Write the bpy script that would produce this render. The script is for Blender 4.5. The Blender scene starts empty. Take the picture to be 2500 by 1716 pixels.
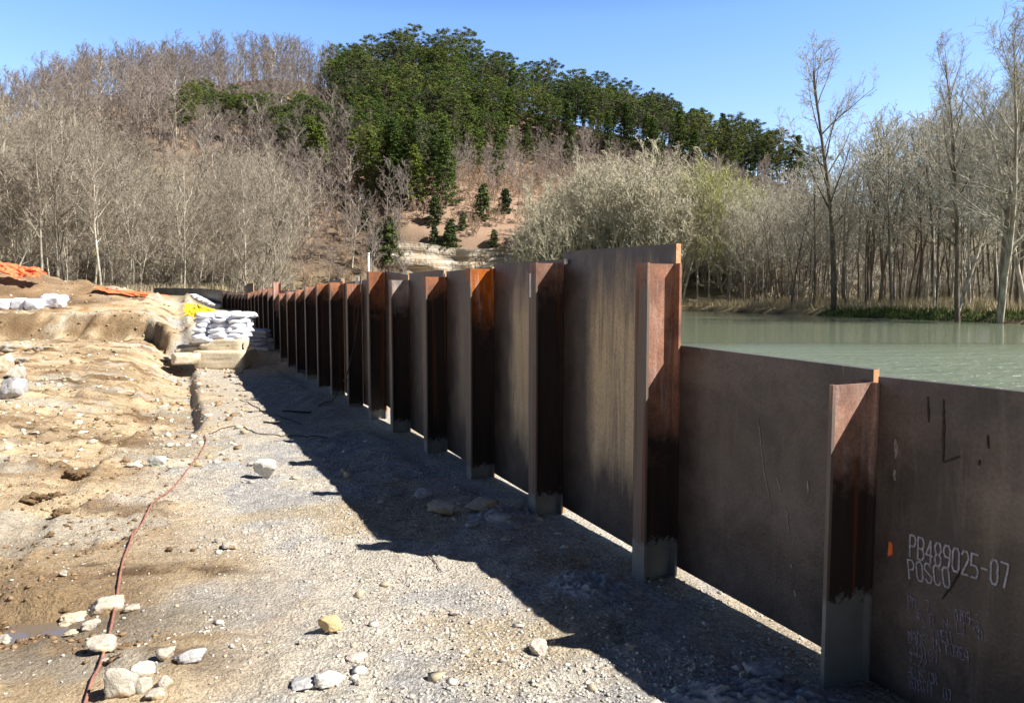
import bpy, math, random
import numpy as np
from mathutils import Vector, Matrix

random.seed(7)
rng = np.random.default_rng(7)
sc = bpy.context.scene
COL = sc.collection

# ------------------------------------------------------------------ camera
W0, H0, F0 = 2500.0, 1716.0, 1807.0
HOR = 725.0
PITCH = math.atan((H0 / 2 - HOR) / F0)
CAMZ = 2.0
cam = bpy.data.cameras.new("camera")
cam.sensor_width = 36.0
cam.lens = 36.0 * F0 / W0
cam.clip_start = 0.05
cam.clip_end = 3000
cam_o = bpy.data.objects.new("camera", cam)
cam_o.location = (0, 0, CAMZ)
cam_o.rotation_euler = (math.pi / 2 - PITCH, 0, 0)
COL.objects.link(cam_o)
sc.camera = cam_o

# ------------------------------------------------------------------ light
SUN_EL = math.radians(45.0)
SUN_AZ = math.atan2(0.96, -0.28)          # clockwise from +Y
world = bpy.data.worlds.new("World")
sc.world = world
world.use_nodes = True
wn = world.node_tree
wn.nodes.clear()
w_out = wn.nodes.new("ShaderNodeOutputWorld")
w_bg = wn.nodes.new("ShaderNodeBackground")
w_sky = wn.nodes.new("ShaderNodeTexSky")
w_sky.sky_type = 'NISHITA'
w_sky.sun_disc = False
w_sky.sun_elevation = SUN_EL
w_sky.sun_rotation = SUN_AZ
w_sky.altitude = 300
w_sky.air_density = 1.0
w_sky.dust_density = 0.6
w_sky.ozone_density = 1.6
w_bg.inputs[1].default_value = 0.08
w_tc = wn.nodes.new("ShaderNodeTexCoord"); w_sp = wn.nodes.new("ShaderNodeSeparateXYZ")
wn.links.new(w_tc.outputs['Generated'], w_sp.inputs[0])
w_rp = wn.nodes.new("ShaderNodeValToRGB")
w_rp.color_ramp.elements[0].position = 0.0; w_rp.color_ramp.elements[0].color = (1.95, 1.72, 1.60, 1)
w_rp.color_ramp.elements[1].position = 1.0; w_rp.color_ramp.elements[1].color = (0.13, 0.17, 0.26, 1)
e_ = w_rp.color_ramp.elements.new(0.34); e_.color = (1.15, 1.42, 1.85, 1)
e_ = w_rp.color_ramp.elements.new(0.47); e_.color = (0.25, 0.32, 0.48, 1)
wn.links.new(w_sp.outputs[2], w_rp.inputs[0])
w_mx = wn.nodes.new("ShaderNodeMix"); w_mx.data_type = 'RGBA'; w_mx.blend_type = 'MULTIPLY'; w_mx.inputs[0].default_value = 1.0
wn.links.new(w_sky.outputs[0], w_mx.inputs[6]); wn.links.new(w_rp.outputs[0], w_mx.inputs[7])
# sky dimmed behind the camera as well as overhead, to darken the shade
w_mr = wn.nodes.new("ShaderNodeMapRange"); w_mr.interpolation_type = 'SMOOTHSTEP'
w_mr.inputs[1].default_value = -0.25; w_mr.inputs[2].default_value = 0.35; w_mr.inputs[3].default_value = 0.32; w_mr.inputs[4].default_value = 1.0
wn.links.new(w_sp.outputs[1], w_mr.inputs[0])
w_mz = wn.nodes.new("ShaderNodeMix"); w_mz.data_type = 'RGBA'; w_mz.blend_type = 'MULTIPLY'; w_mz.inputs[0].default_value = 1.0
wn.links.new(w_mx.outputs[2], w_mz.inputs[6]); wn.links.new(w_mr.outputs[0], w_mz.inputs[7])
wn.links.new(w_mz.outputs[2], w_bg.inputs[0])
wn.links.new(w_bg.outputs[0], w_out.inputs[0])
sd = Vector((0.96 * math.cos(SUN_EL), -0.28 * math.cos(SUN_EL), math.sin(SUN_EL))).normalized()
sun = bpy.data.lights.new("sun", 'SUN')
sun.energy = 5.0
sun.angle = math.radians(0.5)
sun.color = (1.0, 0.955, 0.88)
sun_o = bpy.data.objects.new("sun", sun)
sun_o.rotation_euler = sd.to_track_quat('Z', 'Y').to_euler()
sun_o.location = (40, -10, 60)
COL.objects.link(sun_o)
sc.view_settings.view_transform = 'Standard'
sc.view_settings.look = 'None'
sc.view_settings.gamma = 1.0
sc.view_settings.exposure = 1.03
sc.cycles.max_bounces = 5
sc.cycles.diffuse_bounces = 3
sc.cycles.glossy_bounces = 2
sc.cycles.transparent_max_bounces = 6
sc.cycles.caustics_reflective = False
sc.cycles.caustics_refractive = False

# ------------------------------------------------------------------ helpers
def ray(px, py):
    cx = (px - W0 / 2) / F0
    cy = (H0 / 2 - py) / F0
    s, c = math.sin(PITCH), math.cos(PITCH)
    return Vector((cx, c + cy * s, -s + cy * c))

def at_y(px, py, Y):
    r = ray(px, py); t = Y / r.y
    return Vector((r.x * t, Y, CAMZ + r.z * t))

def h_at(py, Y):
    return at_y(1250, py, Y).z

def fade(t): return t * t * (3 - 2 * t)
def sst(a, b, x): return fade(np.clip((x - a) / (b - a), 0, 1))

def _hash(ix, iy, seed):
    h = (ix.astype(np.int64) * 374761393 + iy.astype(np.int64) * 668265263 + seed * 1442695041) & 0x7fffffff
    h = ((h ^ (h >> 13)) * 1274126177) & 0x7fffffff
    h = (h ^ (h >> 16)) & 0x7fffffff
    return h / float(0x7fffffff)

def vnoise(x, y, seed=0):
    x = np.asarray(x, float); y = np.asarray(y, float)
    ix = np.floor(x); iy = np.floor(y)
    fx = fade(x - ix); fy = fade(y - iy)
    a = _hash(ix, iy, seed); b = _hash(ix + 1, iy, seed)
    c = _hash(ix, iy + 1, seed); d = _hash(ix + 1, iy + 1, seed)
    return (a * (1 - fx) + b * fx) * (1 - fy) + (c * (1 - fx) + d * fx) * fy

def fbm(x, y, seed=0, octv=4, gain=0.5):
    s = 0; amp = 1; tot = 0; f = 1
    for k in range(octv):
        s = s + amp * vnoise(x * f + 17.3 * k, y * f - 9.1 * k, seed + k)
        tot += amp; amp *= gain; f *= 2.03
    return s / tot

def tag(o, label=None, cat=None, group=None, kind=None):
    if label: o['label'] = label
    if cat: o['category'] = cat
    if group: o['group'] = group
    if kind: o['kind'] = kind
    return o

def link(name, me, mat=None, parent=None, loc=None):
    o = bpy.data.objects.new(name, me)
    COL.objects.link(o)
    if mat is not None and me is not None and len(me.materials) == 0:
        me.materials.append(mat)
    if parent is not None: o.parent = parent
    if loc is not None: o.location = loc
    return o

def empty(name, loc=(0, 0, 0), rz=0.0):
    o = bpy.data.objects.new(name, None)
    o.empty_display_size = 0.2
    o.location = loc; o.rotation_euler = (0, 0, rz)
    COL.objects.link(o)
    return o

def mesh_np(name, V, Fq, smooth=False):
    """V (n,3), Fq (m,k) faces all of k corners"""
    me = bpy.data.meshes.new(name)
    V = np.asarray(V, np.float32); Fq = np.asarray(Fq, np.int32)
    m, k = Fq.shape
    me.vertices.add(len(V)); me.vertices.foreach_set("co", V.ravel())
    me.loops.add(m * k); me.loops.foreach_set("vertex_index", Fq.ravel())
    me.polygons.add(m)
    me.polygons.foreach_set("loop_start", np.arange(0, m * k, k, dtype=np.int32))
    me.polygons.foreach_set("loop_total", np.full(m, k, np.int32))
    if smooth: me.polygons.foreach_set("use_smooth", np.ones(m, bool))
    me.update(calc_edges=True)
    return me

def add_color(me, name, rgb):
    a = me.color_attributes.new(name, 'FLOAT_COLOR', 'POINT')
    c = np.ones((len(me.vertices), 4), np.float32)
    c[:, :3] = rgb
    a.data.foreach_set("color", c.ravel())

def poly_mesh(name, V, F, smooth=False):
    me = bpy.data.meshes.new(name)
    me.from_pydata([tuple(v) for v in V], [], F)
    if smooth:
        for p in me.polygons: p.use_smooth = True
    me.update()
    return me

def boxes(bl):
    V = []; F = []
    for (x0, y0, z0, x1, y1, z1) in bl:
        n = len(V)
        V += [(x0, y0, z0), (x1, y0, z0), (x1, y1, z0), (x0, y1, z0), (x0, y0, z1), (x1, y0, z1), (x1, y1, z1), (x0, y1, z1)]
        F += [(n, n + 3, n + 2, n + 1), (n + 4, n + 5, n + 6, n + 7), (n, n + 1, n + 5, n + 4), (n + 1, n + 2, n + 6, n + 5), (n + 2, n + 3, n + 7, n + 6), (n + 3, n, n + 4, n + 7)]
    return V, F

def tube(name, pts, r, sides=8):
    pts = [Vector(p) for p in pts]
    V = []; F = []
    for i, p in enumerate(pts):
        d = (pts[min(i + 1, len(pts) - 1)] - pts[max(i - 1, 0)]).normalized()
        a = d.cross(Vector((0, 0, 1)))
        if a.length < 1e-3: a = Vector((1, 0, 0))
        a.normalize(); b = d.cross(a)
        for k in range(sides):
            t = 2 * math.pi * k / sides
            V.append(p + (a * math.cos(t) + b * math.sin(t)) * r)
    for i in range(len(pts) - 1):
        for k in range(sides):
            k2 = (k + 1) % sides
            F.append((i * sides + k, i * sides + k2, (i + 1) * sides + k2, (i + 1) * sides + k))
    F.append(tuple(range(sides))[::-1]); F.append(tuple(range(len(V) - sides, len(V))))
    return poly_mesh(name, V, F, True)

def smooth_path(pts, n=8):
    P = [Vector(p) for p in pts]; out = []
    for i in range(len(P) - 1):
        p0 = P[max(i - 1, 0)]; p1 = P[i]; p2 = P[i + 1]; p3 = P[min(i + 2, len(P) - 1)]
        for k in range(n):
            t = k / n
            out.append(0.5 * ((2 * p1) + (p2 - p0) * t + (2 * p0 - 5 * p1 + 4 * p2 - p3) * t * t + (3 * p1 - p0 - 3 * p2 + p3) * t ** 3))
    out.append(P[-1])
    return out

# ------------------------------------------------------------------ materials
class NT:
    def __init__(s, name, rough=0.8, spec=0.3):
        s.m = bpy.data.materials.new(name); s.m.use_nodes = True
        s.t = s.m.node_tree; s.n = s.t.nodes; s.l = s.t.links
        s.b = s.n['Principled BSDF']
        s.b.inputs['Roughness'].default_value = rough
        s.b.inputs['Specular IOR Level'].default_value = spec
    def node(s, ty, **kw):
        nd = s.n.new(ty)
        for k, v in kw.items(): setattr(nd, k, v)
        return nd
    def put(s, nd, i, v):
        if isinstance(v, (bpy.types.NodeSocket,)): s.l.new(v, nd.inputs[i])
        elif v is not None: nd.inputs[i].default_value = v
    def noise(s, vec, scale, detail=4, rough=0.55, dist=0.0):
        nd = s.node('ShaderNodeTexNoise')
        if vec is not None: s.l.new(vec, nd.inputs['Vector'])
        nd.inputs['Scale'].default_value = scale; nd.inputs['Detail'].default_value = detail
        nd.inputs['Roughness'].default_value = rough; nd.inputs['Distortion'].default_value = dist
        return nd.outputs['Fac']
    def voro(s, vec, scale, feature='F1'):
        nd = s.node('ShaderNodeTexVoronoi', feature=feature)
        if vec is not None: s.l.new(vec, nd.inputs['Vector'])
        nd.inputs['Scale'].default_value = scale
        return nd
    def ramp(s, fac, stops):
        nd = s.node('ShaderNodeValToRGB')
        el = nd.color_ramp.elements
        while len(el) < len(stops): el.new(0.5)
        for e, (p, c) in zip(el, stops):
            e.position = p
            e.color = (c, c, c, 1) if isinstance(c, (int, float)) else (*c, 1)
        s.l.new(fac, nd.inputs[0])
        return nd.outputs['Color']
    def mix(s, fac, a, b, mode='MIX'):
        nd = s.node('ShaderNodeMix', data_type='RGBA', blend_type=mode)
        for i, v in ((0, fac), (6, a), (7, b)):
            if isinstance(v, bpy.types.NodeSocket): s.l.new(v, nd.inputs[i])
            elif i == 0: nd.inputs[0].default_value = v
            else: nd.inputs[i].default_value = (*v, 1) if len(v) == 3 else v
        return nd.outputs[2]
    def math(s, op, a, b=None, clamp=False):
        nd = s.node('ShaderNodeMath', operation=op, use_clamp=clamp)
        s.put(nd, 0, a); s.put(nd, 1, b)
        return nd.outputs[0]
    def coords(s, which='Object'):
        return s.node('ShaderNodeTexCoord').outputs[which]
    def mapping(s, vec, scale=(1, 1, 1), loc=(0, 0, 0), rot=(0, 0, 0)):
        nd = s.node('ShaderNodeMapping')
        s.l.new(vec, nd.inputs[0]); nd.inputs['Scale'].default_value = scale
        nd.inputs['Location'].default_value = loc; nd.inputs['Rotation'].default_value = rot
        return nd.outputs[0]
    def sep(s, vec):
        nd = s.node('ShaderNodeSeparateXYZ'); s.l.new(vec, nd.inputs[0]); return nd.outputs
    def base(s, c):
        if isinstance(c, bpy.types.NodeSocket): s.l.new(c, s.b.inputs['Base Color'])
        else: s.b.inputs['Base Color'].default_value = (*c, 1)
    def bump(s, h, strength=0.5, dist=0.02):
        nd = s.node('ShaderNodeBump')
        nd.inputs['Strength'].default_value = strength; nd.inputs['Distance'].default_value = dist
        s.l.new(h, nd.inputs['Height']); s.l.new(nd.outputs[0], s.b.inputs['Normal'])
    def attr(s, name):
        return s.node('ShaderNodeAttribute', attribute_name=name)

def simple(name, c1, c2, scale=8, rough=0.85, spec=0.2, bump=0.3, bd=0.01, coord='Object', rnd=0.0, detail=4):
    m = NT(name, rough, spec)
    v = m.coords(coord)
    f = m.noise(v, scale, detail)
    c = m.mix(m.ramp(f, [(0.3, 0.0), (0.7, 1.0)]), c1, c2)
    if rnd:
        r = m.node('ShaderNodeObjectInfo').outputs['Random']
        hs = m.node('ShaderNodeHueSaturation')
        m.l.new(c, hs.inputs['Color'])
        m.l.new(m.math('ADD', m.math('MULTIPLY', r, 2 * rnd), 1 - rnd), hs.inputs['Value'])
        c = hs.outputs[0]
    m.base(c)
    if bump: m.bump(f, bump, bd)
    return m.m

def ground_material():
    m = NT("ground_soil", 0.92, 0.15)
    v = m.coords('Object')
    a = m.attr("soil")
    w = m.attr("surf")        # r: gravel amount, g: wetness, b: vegetated / far
    ws = m.node('ShaderNodeSeparateColor'); m.l.new(w.outputs['Color'], ws.inputs[0])
    fine = m.noise(v, 70, 5, 0.7)
    med = m.noise(v, 14, 5, 0.65)
    big = m.noise(v, 2.2, 4, 0.6)
    col = m.mix(m.ramp(med, [(0.30, 0.0), (0.66, 1.0)]), m.mix(1.0, a.outputs['Color'], (0.80, 0.79, 0.78), 'MULTIPLY'), m.mix(1.0, a.outputs['Color'], (1.14, 1.13, 1.11), 'MULTIPLY'))
    col = m.mix(m.ramp(big, [(0.35, 0.5), (0.6, 0.0)]), col, m.mix(1.0, col, (0.80, 0.77, 0.73), 'MULTIPLY'))
    # crushed stone : cells with their own tone
    vo = m.voro(v, 42); vo2 = m.voro(v, 95)
    def cell(vv):
        s_ = m.node('ShaderNodeSeparateColor'); m.l.new(vv.outputs['Color'], s_.inputs[0]); return s_.outputs[0]
    g1 = m.mix(m.ramp(cell(vo), [(0.0, 0.0), (1.0, 1.0)]), (0.66, 0.65, 0.65), (1.22, 1.21, 1.19))
    g2 = m.mix(m.ramp(cell(vo2), [(0.0, 0.0), (1.0, 1.0)]), (0.76, 0.75, 0.75), (1.18, 1.17, 1.15))
    gg = m.mix(1.0, m.mix(1.0, col, g1, 'MULTIPLY'), g2, 'MULTIPLY')
    gmask = m.math('MULTIPLY', ws.outputs[0], m.ramp(m.noise(v, 3.3, 3), [(0.3, 0.35), (0.6, 1.0)]), True)
    col = m.mix(gmask, col, gg)
    crumb = m.noise(v, 9, 9, 0.78)
    crumb2 = m.noise(m.mapping(v, (1, 1.6, 1)), 2.6, 9, 0.75)
    nograv = m.math('SUBTRACT', 1.0, m.math('MULTIPLY', ws.outputs[0], 0.8), True)
    col = m.mix(m.math('MULTIPLY', m.ramp(crumb, [(0.57, 0.0), (0.66, 0.8)]), nograv), col, m.mix(1.0, col, (0.55, 0.48, 0.42), 'MULTIPLY'))  # clod specks and crevice shade, both painted as dark spots
    col = m.mix(m.math('MULTIPLY', m.ramp(crumb2, [(0.57, 0.0), (0.66, 0.65)]), nograv), col, m.mix(1.0, col, (0.62, 0.54, 0.46), 'MULTIPLY'))
    spk = m.ramp(fine, [(0.34, 0.66), (0.5, 1.0), (0.68, 1.18)])
    col = m.mix(1.0, col, spk, 'MULTIPLY')
    col = m.mix(m.math('MULTIPLY', ws.outputs[1], 0.8), col, m.mix(1.0, col, (0.42, 0.36, 0.30), 'MULTIPLY'))
    m.base(col)
    m.l.new(m.math('SUBTRACT', 0.93, m.math('MULTIPLY', ws.outputs[1], 0.45)), m.b.inputs['Roughness'])
    hgt = m.math('ADD', m.math('MULTIPLY', vo.outputs['Distance'], -0.7), m.math('ADD', m.math('MULTIPLY', fine, 0.9), m.math('MULTIPLY', med, 1.6)))
    hgt = m.math('ADD', hgt, m.math('MULTIPLY', m.math('ADD', crumb, crumb2), m.math('MULTIPLY', nograv, 2.6)))
    m.bump(hgt, 0.9, 0.03)
    return m.m

def steel_pile_material(name, s1, s2):
    m = NT(name, 0.72, 0.3)
    v = m.coords('Object')
    x, y, z = m.sep(v)[:3]
    info = m.node('ShaderNodeObjectInfo')
    loc = m.node('ShaderNodeVectorMath', operation='ADD'); m.l.new(v, loc.inputs[0]); m.l.new(info.outputs['Location'], loc.inputs[1])
    vv = loc.outputs[0]
    n1 = m.noise(vv, 5, 5, 0.6); n2 = m.noise(m.mapping(vv, (9, 9, 1.0)), 2.0, 4, 0.6); n3 = m.noise(vv, 60, 3, 0.6)
    c = m.mix(m.ramp(n1, [(0.32, 0.0), (0.66, 1.0)]), (0.15, 0.060, 0.036), (0.36, 0.135, 0.052))
    c = m.mix(m.ramp(n2, [(0.50, 0.0), (0.68, 0.75)]), c, (0.36, 0.25, 0.22))
    c = m.mix(1.0, c, m.ramp(n3, [(0.3, 0.72), (0.7, 1.15)]), 'MULTIPLY')
    # each pile has weathered to its own tone
    hs = m.node('ShaderNodeHueSaturation'); m.l.new(c, hs.inputs['Color'])
    oc = m.node('ShaderNodeSeparateColor'); m.l.new(info.outputs['Color'], oc.inputs[0])
    m.l.new(m.math('MULTIPLY', oc.outputs[0], 0.88), hs.inputs['Saturation']); m.l.new(oc.outputs[1], hs.inputs['Value'])
    c = hs.outputs[0]
    # dark brown below the rusty top: shade painted into the steel colour
    gz = m.sep(m.coords('Generated'))[2]
    q = m.math('ADD', m.math('SUBTRACT', oc.outputs[2], gz), m.math('MULTIPLY', m.math('SUBTRACT', n1, 0.5), 0.34))
    shade_m = m.math('ADD', m.math('MULTIPLY', q, 9.0), 0.5, True)
    c = m.mix(shade_m, c, m.mix(n2, s1, s2))
    # one long rust run on some webs
    run = m.ramp(m.noise(m.mapping(vv, (14, 14, 0.25)), 1.1, 2), [(0.60, 0.0), (0.66, 0.8)])
    c = m.mix(m.math('MULTIPLY', run, shade_m), c, (0.13, 0.042, 0.014))
    # cement slurry splashed on the foot
    edge = m.math('ADD', m.math('SUBTRACT', info.outputs['Alpha'], z), m.math('MULTIPLY', m.math('SUBTRACT', m.noise(vv, 18, 5, 0.75), 0.5), 0.34))
    foot = m.math('ADD', m.math('MULTIPLY', edge, 22.0), 0.5, True)
    c = m.mix(m.math('MULTIPLY', foot, 0.92), c, m.mix(n1, (0.15, 0.155, 0.145), (0.27, 0.275, 0.255)))
    m.base(c)
    m.bump(m.math('ADD', n3, n1), 0.25, 0.006)
    return m.m

def plate_material():
    m = NT("steel_plate", 0.46, 0.45)
    v = m.coords('Object'); gn = m.coords('Generated')
    info = m.node('ShaderNodeObjectInfo')
    loc = m.node('ShaderNodeVectorMath', operation='ADD'); m.l.new(v, loc.inputs[0]); m.l.new(info.outputs['Location'], loc.inputs[1])
    vv = loc.outputs[0]
    oc = m.node('ShaderNodeSeparateColor'); m.l.new(info.outputs['Color'], oc.inputs[0])
    n1 = m.noise(vv, 1.7, 5, 0.6, 0.4); n2 = m.noise(vv, 9, 5, 0.65); n3 = m.noise(vv, 55, 3)
    st = m.noise(m.mapping(vv, (6, 6, 0.6)), 1.3, 6, 0.7, 0.5)
    c = m.mix(m.ramp(n1, [(0.35, 0.0), (0.65, 1.0)]), (0.036, 0.028, 0.026), (0.115, 0.092, 0.080))
    c = m.mix(m.ramp(n2, [(0.52, 0.0), (0.72, 0.55)]), c, (0.050, 0.024, 0.028))
    c = m.mix(m.ramp(st, [(0.55, 0.0), (0.72, 0.6)]), c, (0.125, 0.098, 0.078))
    hs = m.node('ShaderNodeHueSaturation'); m.l.new(c, hs.inputs['Color']); m.l.new(oc.outputs[1], hs.inputs['Value']); c = hs.outputs[0]
    # tan patch with runs: reflected ground light painted into the colour
    X, Y, Z = m.sep(gn)[:3]
    wob = m.math('MULTIPLY', m.math('SUBTRACT', m.noise(vv, 3.5, 3), 0.5), 0.10)
    left = m.ramp(m.math('ADD', X, wob), [(0.24, 0.0), (0.36, 1.0)])
    zz = m.math('ADD', Z, m.math('MULTIPLY', m.math('SUBTRACT', m.noise(m.mapping(vv, (5, 5, 1.5)), 1.5, 4), 0.5), 0.35))
    vert = m.math('MULTIPLY', m.ramp(zz, [(0.16, 0.0), (0.34, 1.0)]), m.ramp(zz, [(0.72, 1.0), (0.97, 0.0)]))
    tan_sheen = m.math('MULTIPLY', m.math('MULTIPLY', left, vert), oc.outputs[0])
    runs = m.ramp(m.noise(m.mapping(vv, (8, 8, 0.5), (0, 0, 0)), 1.0, 6, 0.65, 0.6), [(0.50, 1.0), (0.60, 0.55), (0.66, 0.35)])
    tan_sheen = m.math('MULTIPLY', tan_sheen, runs, True)
    c = m.mix(tan_sheen, c, m.mix(n2, (0.46, 0.34, 0.20), (0.60, 0.47, 0.30)))
    # scuffs
    sc_ = m.ramp(m.noise(m.mapping(vv, (7, 7, 1.6), (3, 1, 4), (0.2, 0.3, 0)), 1.9, 2, 0.5), [(0.735, 0.0), (0.76, 0.35)])
    c = m.mix(sc_, c, (0.32, 0.27, 0.23))
    c = m.mix(1.0, c, m.ramp(n3, [(0.3, 0.78), (0.7, 1.15)]), 'MULTIPLY')
    m.base(c)
    m.l.new(m.ramp(tan_sheen, [(0.0, 0.47), (1.0, 0.75)]), m.b.inputs['Roughness'])
    m.bump(m.math('ADD', m.math('ADD', n3, m.math('MULTIPLY', n1, 5.0)), m.math('MULTIPLY', n2, 1.5)), 0.35, 0.006)
    return m.m

M = {}
M['ground'] = ground_material()
M['pile'] = steel_pile_material('weathered_rust', (0.020, 0.015, 0.013), (0.050, 0.034, 0.028))  # the dark pair is the painted shade below the rust
M['pile_face'] = steel_pile_material('lighter_flange_steel', (0.11, 0.085, 0.07), (0.19, 0.155, 0.13))  # lighter brown steel for the land side flanges
M['plate'] = plate_material()
M['cut'] = simple("cut_steel_edge", (0.50, 0.20, 0.07), (0.62, 0.40, 0.24), 20, 0.6)
M['weld'] = simple("weld_metal", (0.45, 0.43, 0.40), (0.66, 0.64, 0.60), 30, 0.5)
M['paint_white'] = simple("chalky_white_paint", (0.20, 0.19, 0.20), (0.52, 0.51, 0.55), 90, 0.9, rnd=0, bump=0)
M['paint_faint'] = simple("worn_white_paint", (0.10, 0.09, 0.10), (0.34, 0.31, 0.37), 70, 0.9, bump=0)
M['paint_orange'] = simple("orange_paint", (0.85, 0.16, 0.04), (0.95, 0.24, 0.07), 60, 0.7, bump=0)
M['crayon'] = simple("bare_scuff", (0.20, 0.17, 0.15), (0.36, 0.32, 0.29), 60, 0.9, bump=0)
M['tagm'] = simple("white_tag", (0.66, 0.66, 0.70), (0.78, 0.78, 0.82), 30, 0.8, bump=0)
M['bag'] = simple("woven_white_bag", (0.62, 0.64, 0.72), (0.80, 0.82, 0.90), 7, 0.7, 0.3, 0.6, 0.02, rnd=0.06)
M['tarp_y'] = simple("yellow_tarp", (0.80, 0.55, 0.02), (0.90, 0.66, 0.04), 6, 0.45, 0.4, 0.4)
M['net_o'] = simple("orange_plastic_mesh", (0.75, 0.13, 0.04), (0.92, 0.26, 0.12), 9, 0.6, 0.3, 0.6, 0.05)
M['hose'] = simple("red_rubber_hose", (0.26, 0.10, 0.075), (0.36, 0.185, 0.14), 25, 0.6)
M['wire'] = simple("dark_cable", (0.03, 0.025, 0.022), (0.07, 0.06, 0.05), 20, 0.6)
M['rebar'] = simple("rusty_wire", (0.045, 0.028, 0.022), (0.09, 0.05, 0.035), 20, 0.8)
M['pvc'] = simple("white_plastic_pipe", (0.62, 0.72, 0.66), (0.72, 0.80, 0.75), 6, 0.5)
M['slurry'] = simple("dried_cement_slurry", (0.26, 0.26, 0.26), (0.46, 0.46, 0.455), 18, 0.9, 0.15, 0.9, 0.03)

def rock_material(name, c1, c2, c3=None, thr=0.6):
    m = NT(name, 0.88, 0.2)
    v = m.coords('Object')
    a = m.noise(v, 6, 6, 0.65); b = m.noise(v, 30, 4, 0.7)
    c = m.mix(m.ramp(a, [(0.3, 0.0), (0.7, 1.0)]), c1, c2)
    if c3: c = m.mix(m.ramp(m.noise(v, 3.0, 3), [(thr, 0.0), (thr + 0.06, 1.0)]), c, c3)
    c = m.mix(1.0, c, m.ramp(b, [(0.3, 0.75), (0.65, 1.1)]), 'MULTIPLY')
    m.base(c); m.bump(m.math('ADD', a, b), 0.6, 0.02)
    return m.m
M['r_white'] = rock_material("pale_limestone", (0.36, 0.32, 0.26), (0.55, 0.51, 0.44), (0.38, 0.28, 0.17), 0.52)
M['r_tan'] = rock_material("tan_sandstone", (0.50, 0.36, 0.19), (0.62, 0.48, 0.27))
M['r_pink'] = rock_material("pinkish_stone", (0.50, 0.42, 0.35), (0.62, 0.56, 0.49), (0.5, 0.36, 0.24), 0.6)
M['r_grey'] = rock_material("grey_limestone", (0.34, 0.33, 0.33), (0.52, 0.51, 0.50))
M['r_two'] = rock_material("stained_limestone", (0.52, 0.50, 0.46), (0.68, 0.66, 0.61), (0.45, 0.29, 0.15), 0.55)
M['r_green'] = rock_material("algae_stone", (0.44, 0.45, 0.40), (0.60, 0.60, 0.55), (0.15, 0.40, 0.22), 0.56)
M['r_slab'] = rock_material("bedded_limestone", (0.52, 0.43, 0.30), (0.68, 0.60, 0.46), (0.36, 0.27, 0.17), 0.62)
M['clod'] = rock_material("dark_mud_clod", (0.12, 0.075, 0.04), (0.22, 0.15, 0.085))

# ------------------------------------------------------------------ terrain
SL = 0.4452                                   # the wall runs 24 degrees left of the view axis
CW, SW = math.cos(math.atan(SL)), math.sin(math.atan(SL))
WD = Vector((-SW, CW, 0))                     # along the wall, away
WN = Vector((CW, SW, 0))                      # towards the river
A_LAND = 3.35

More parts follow.
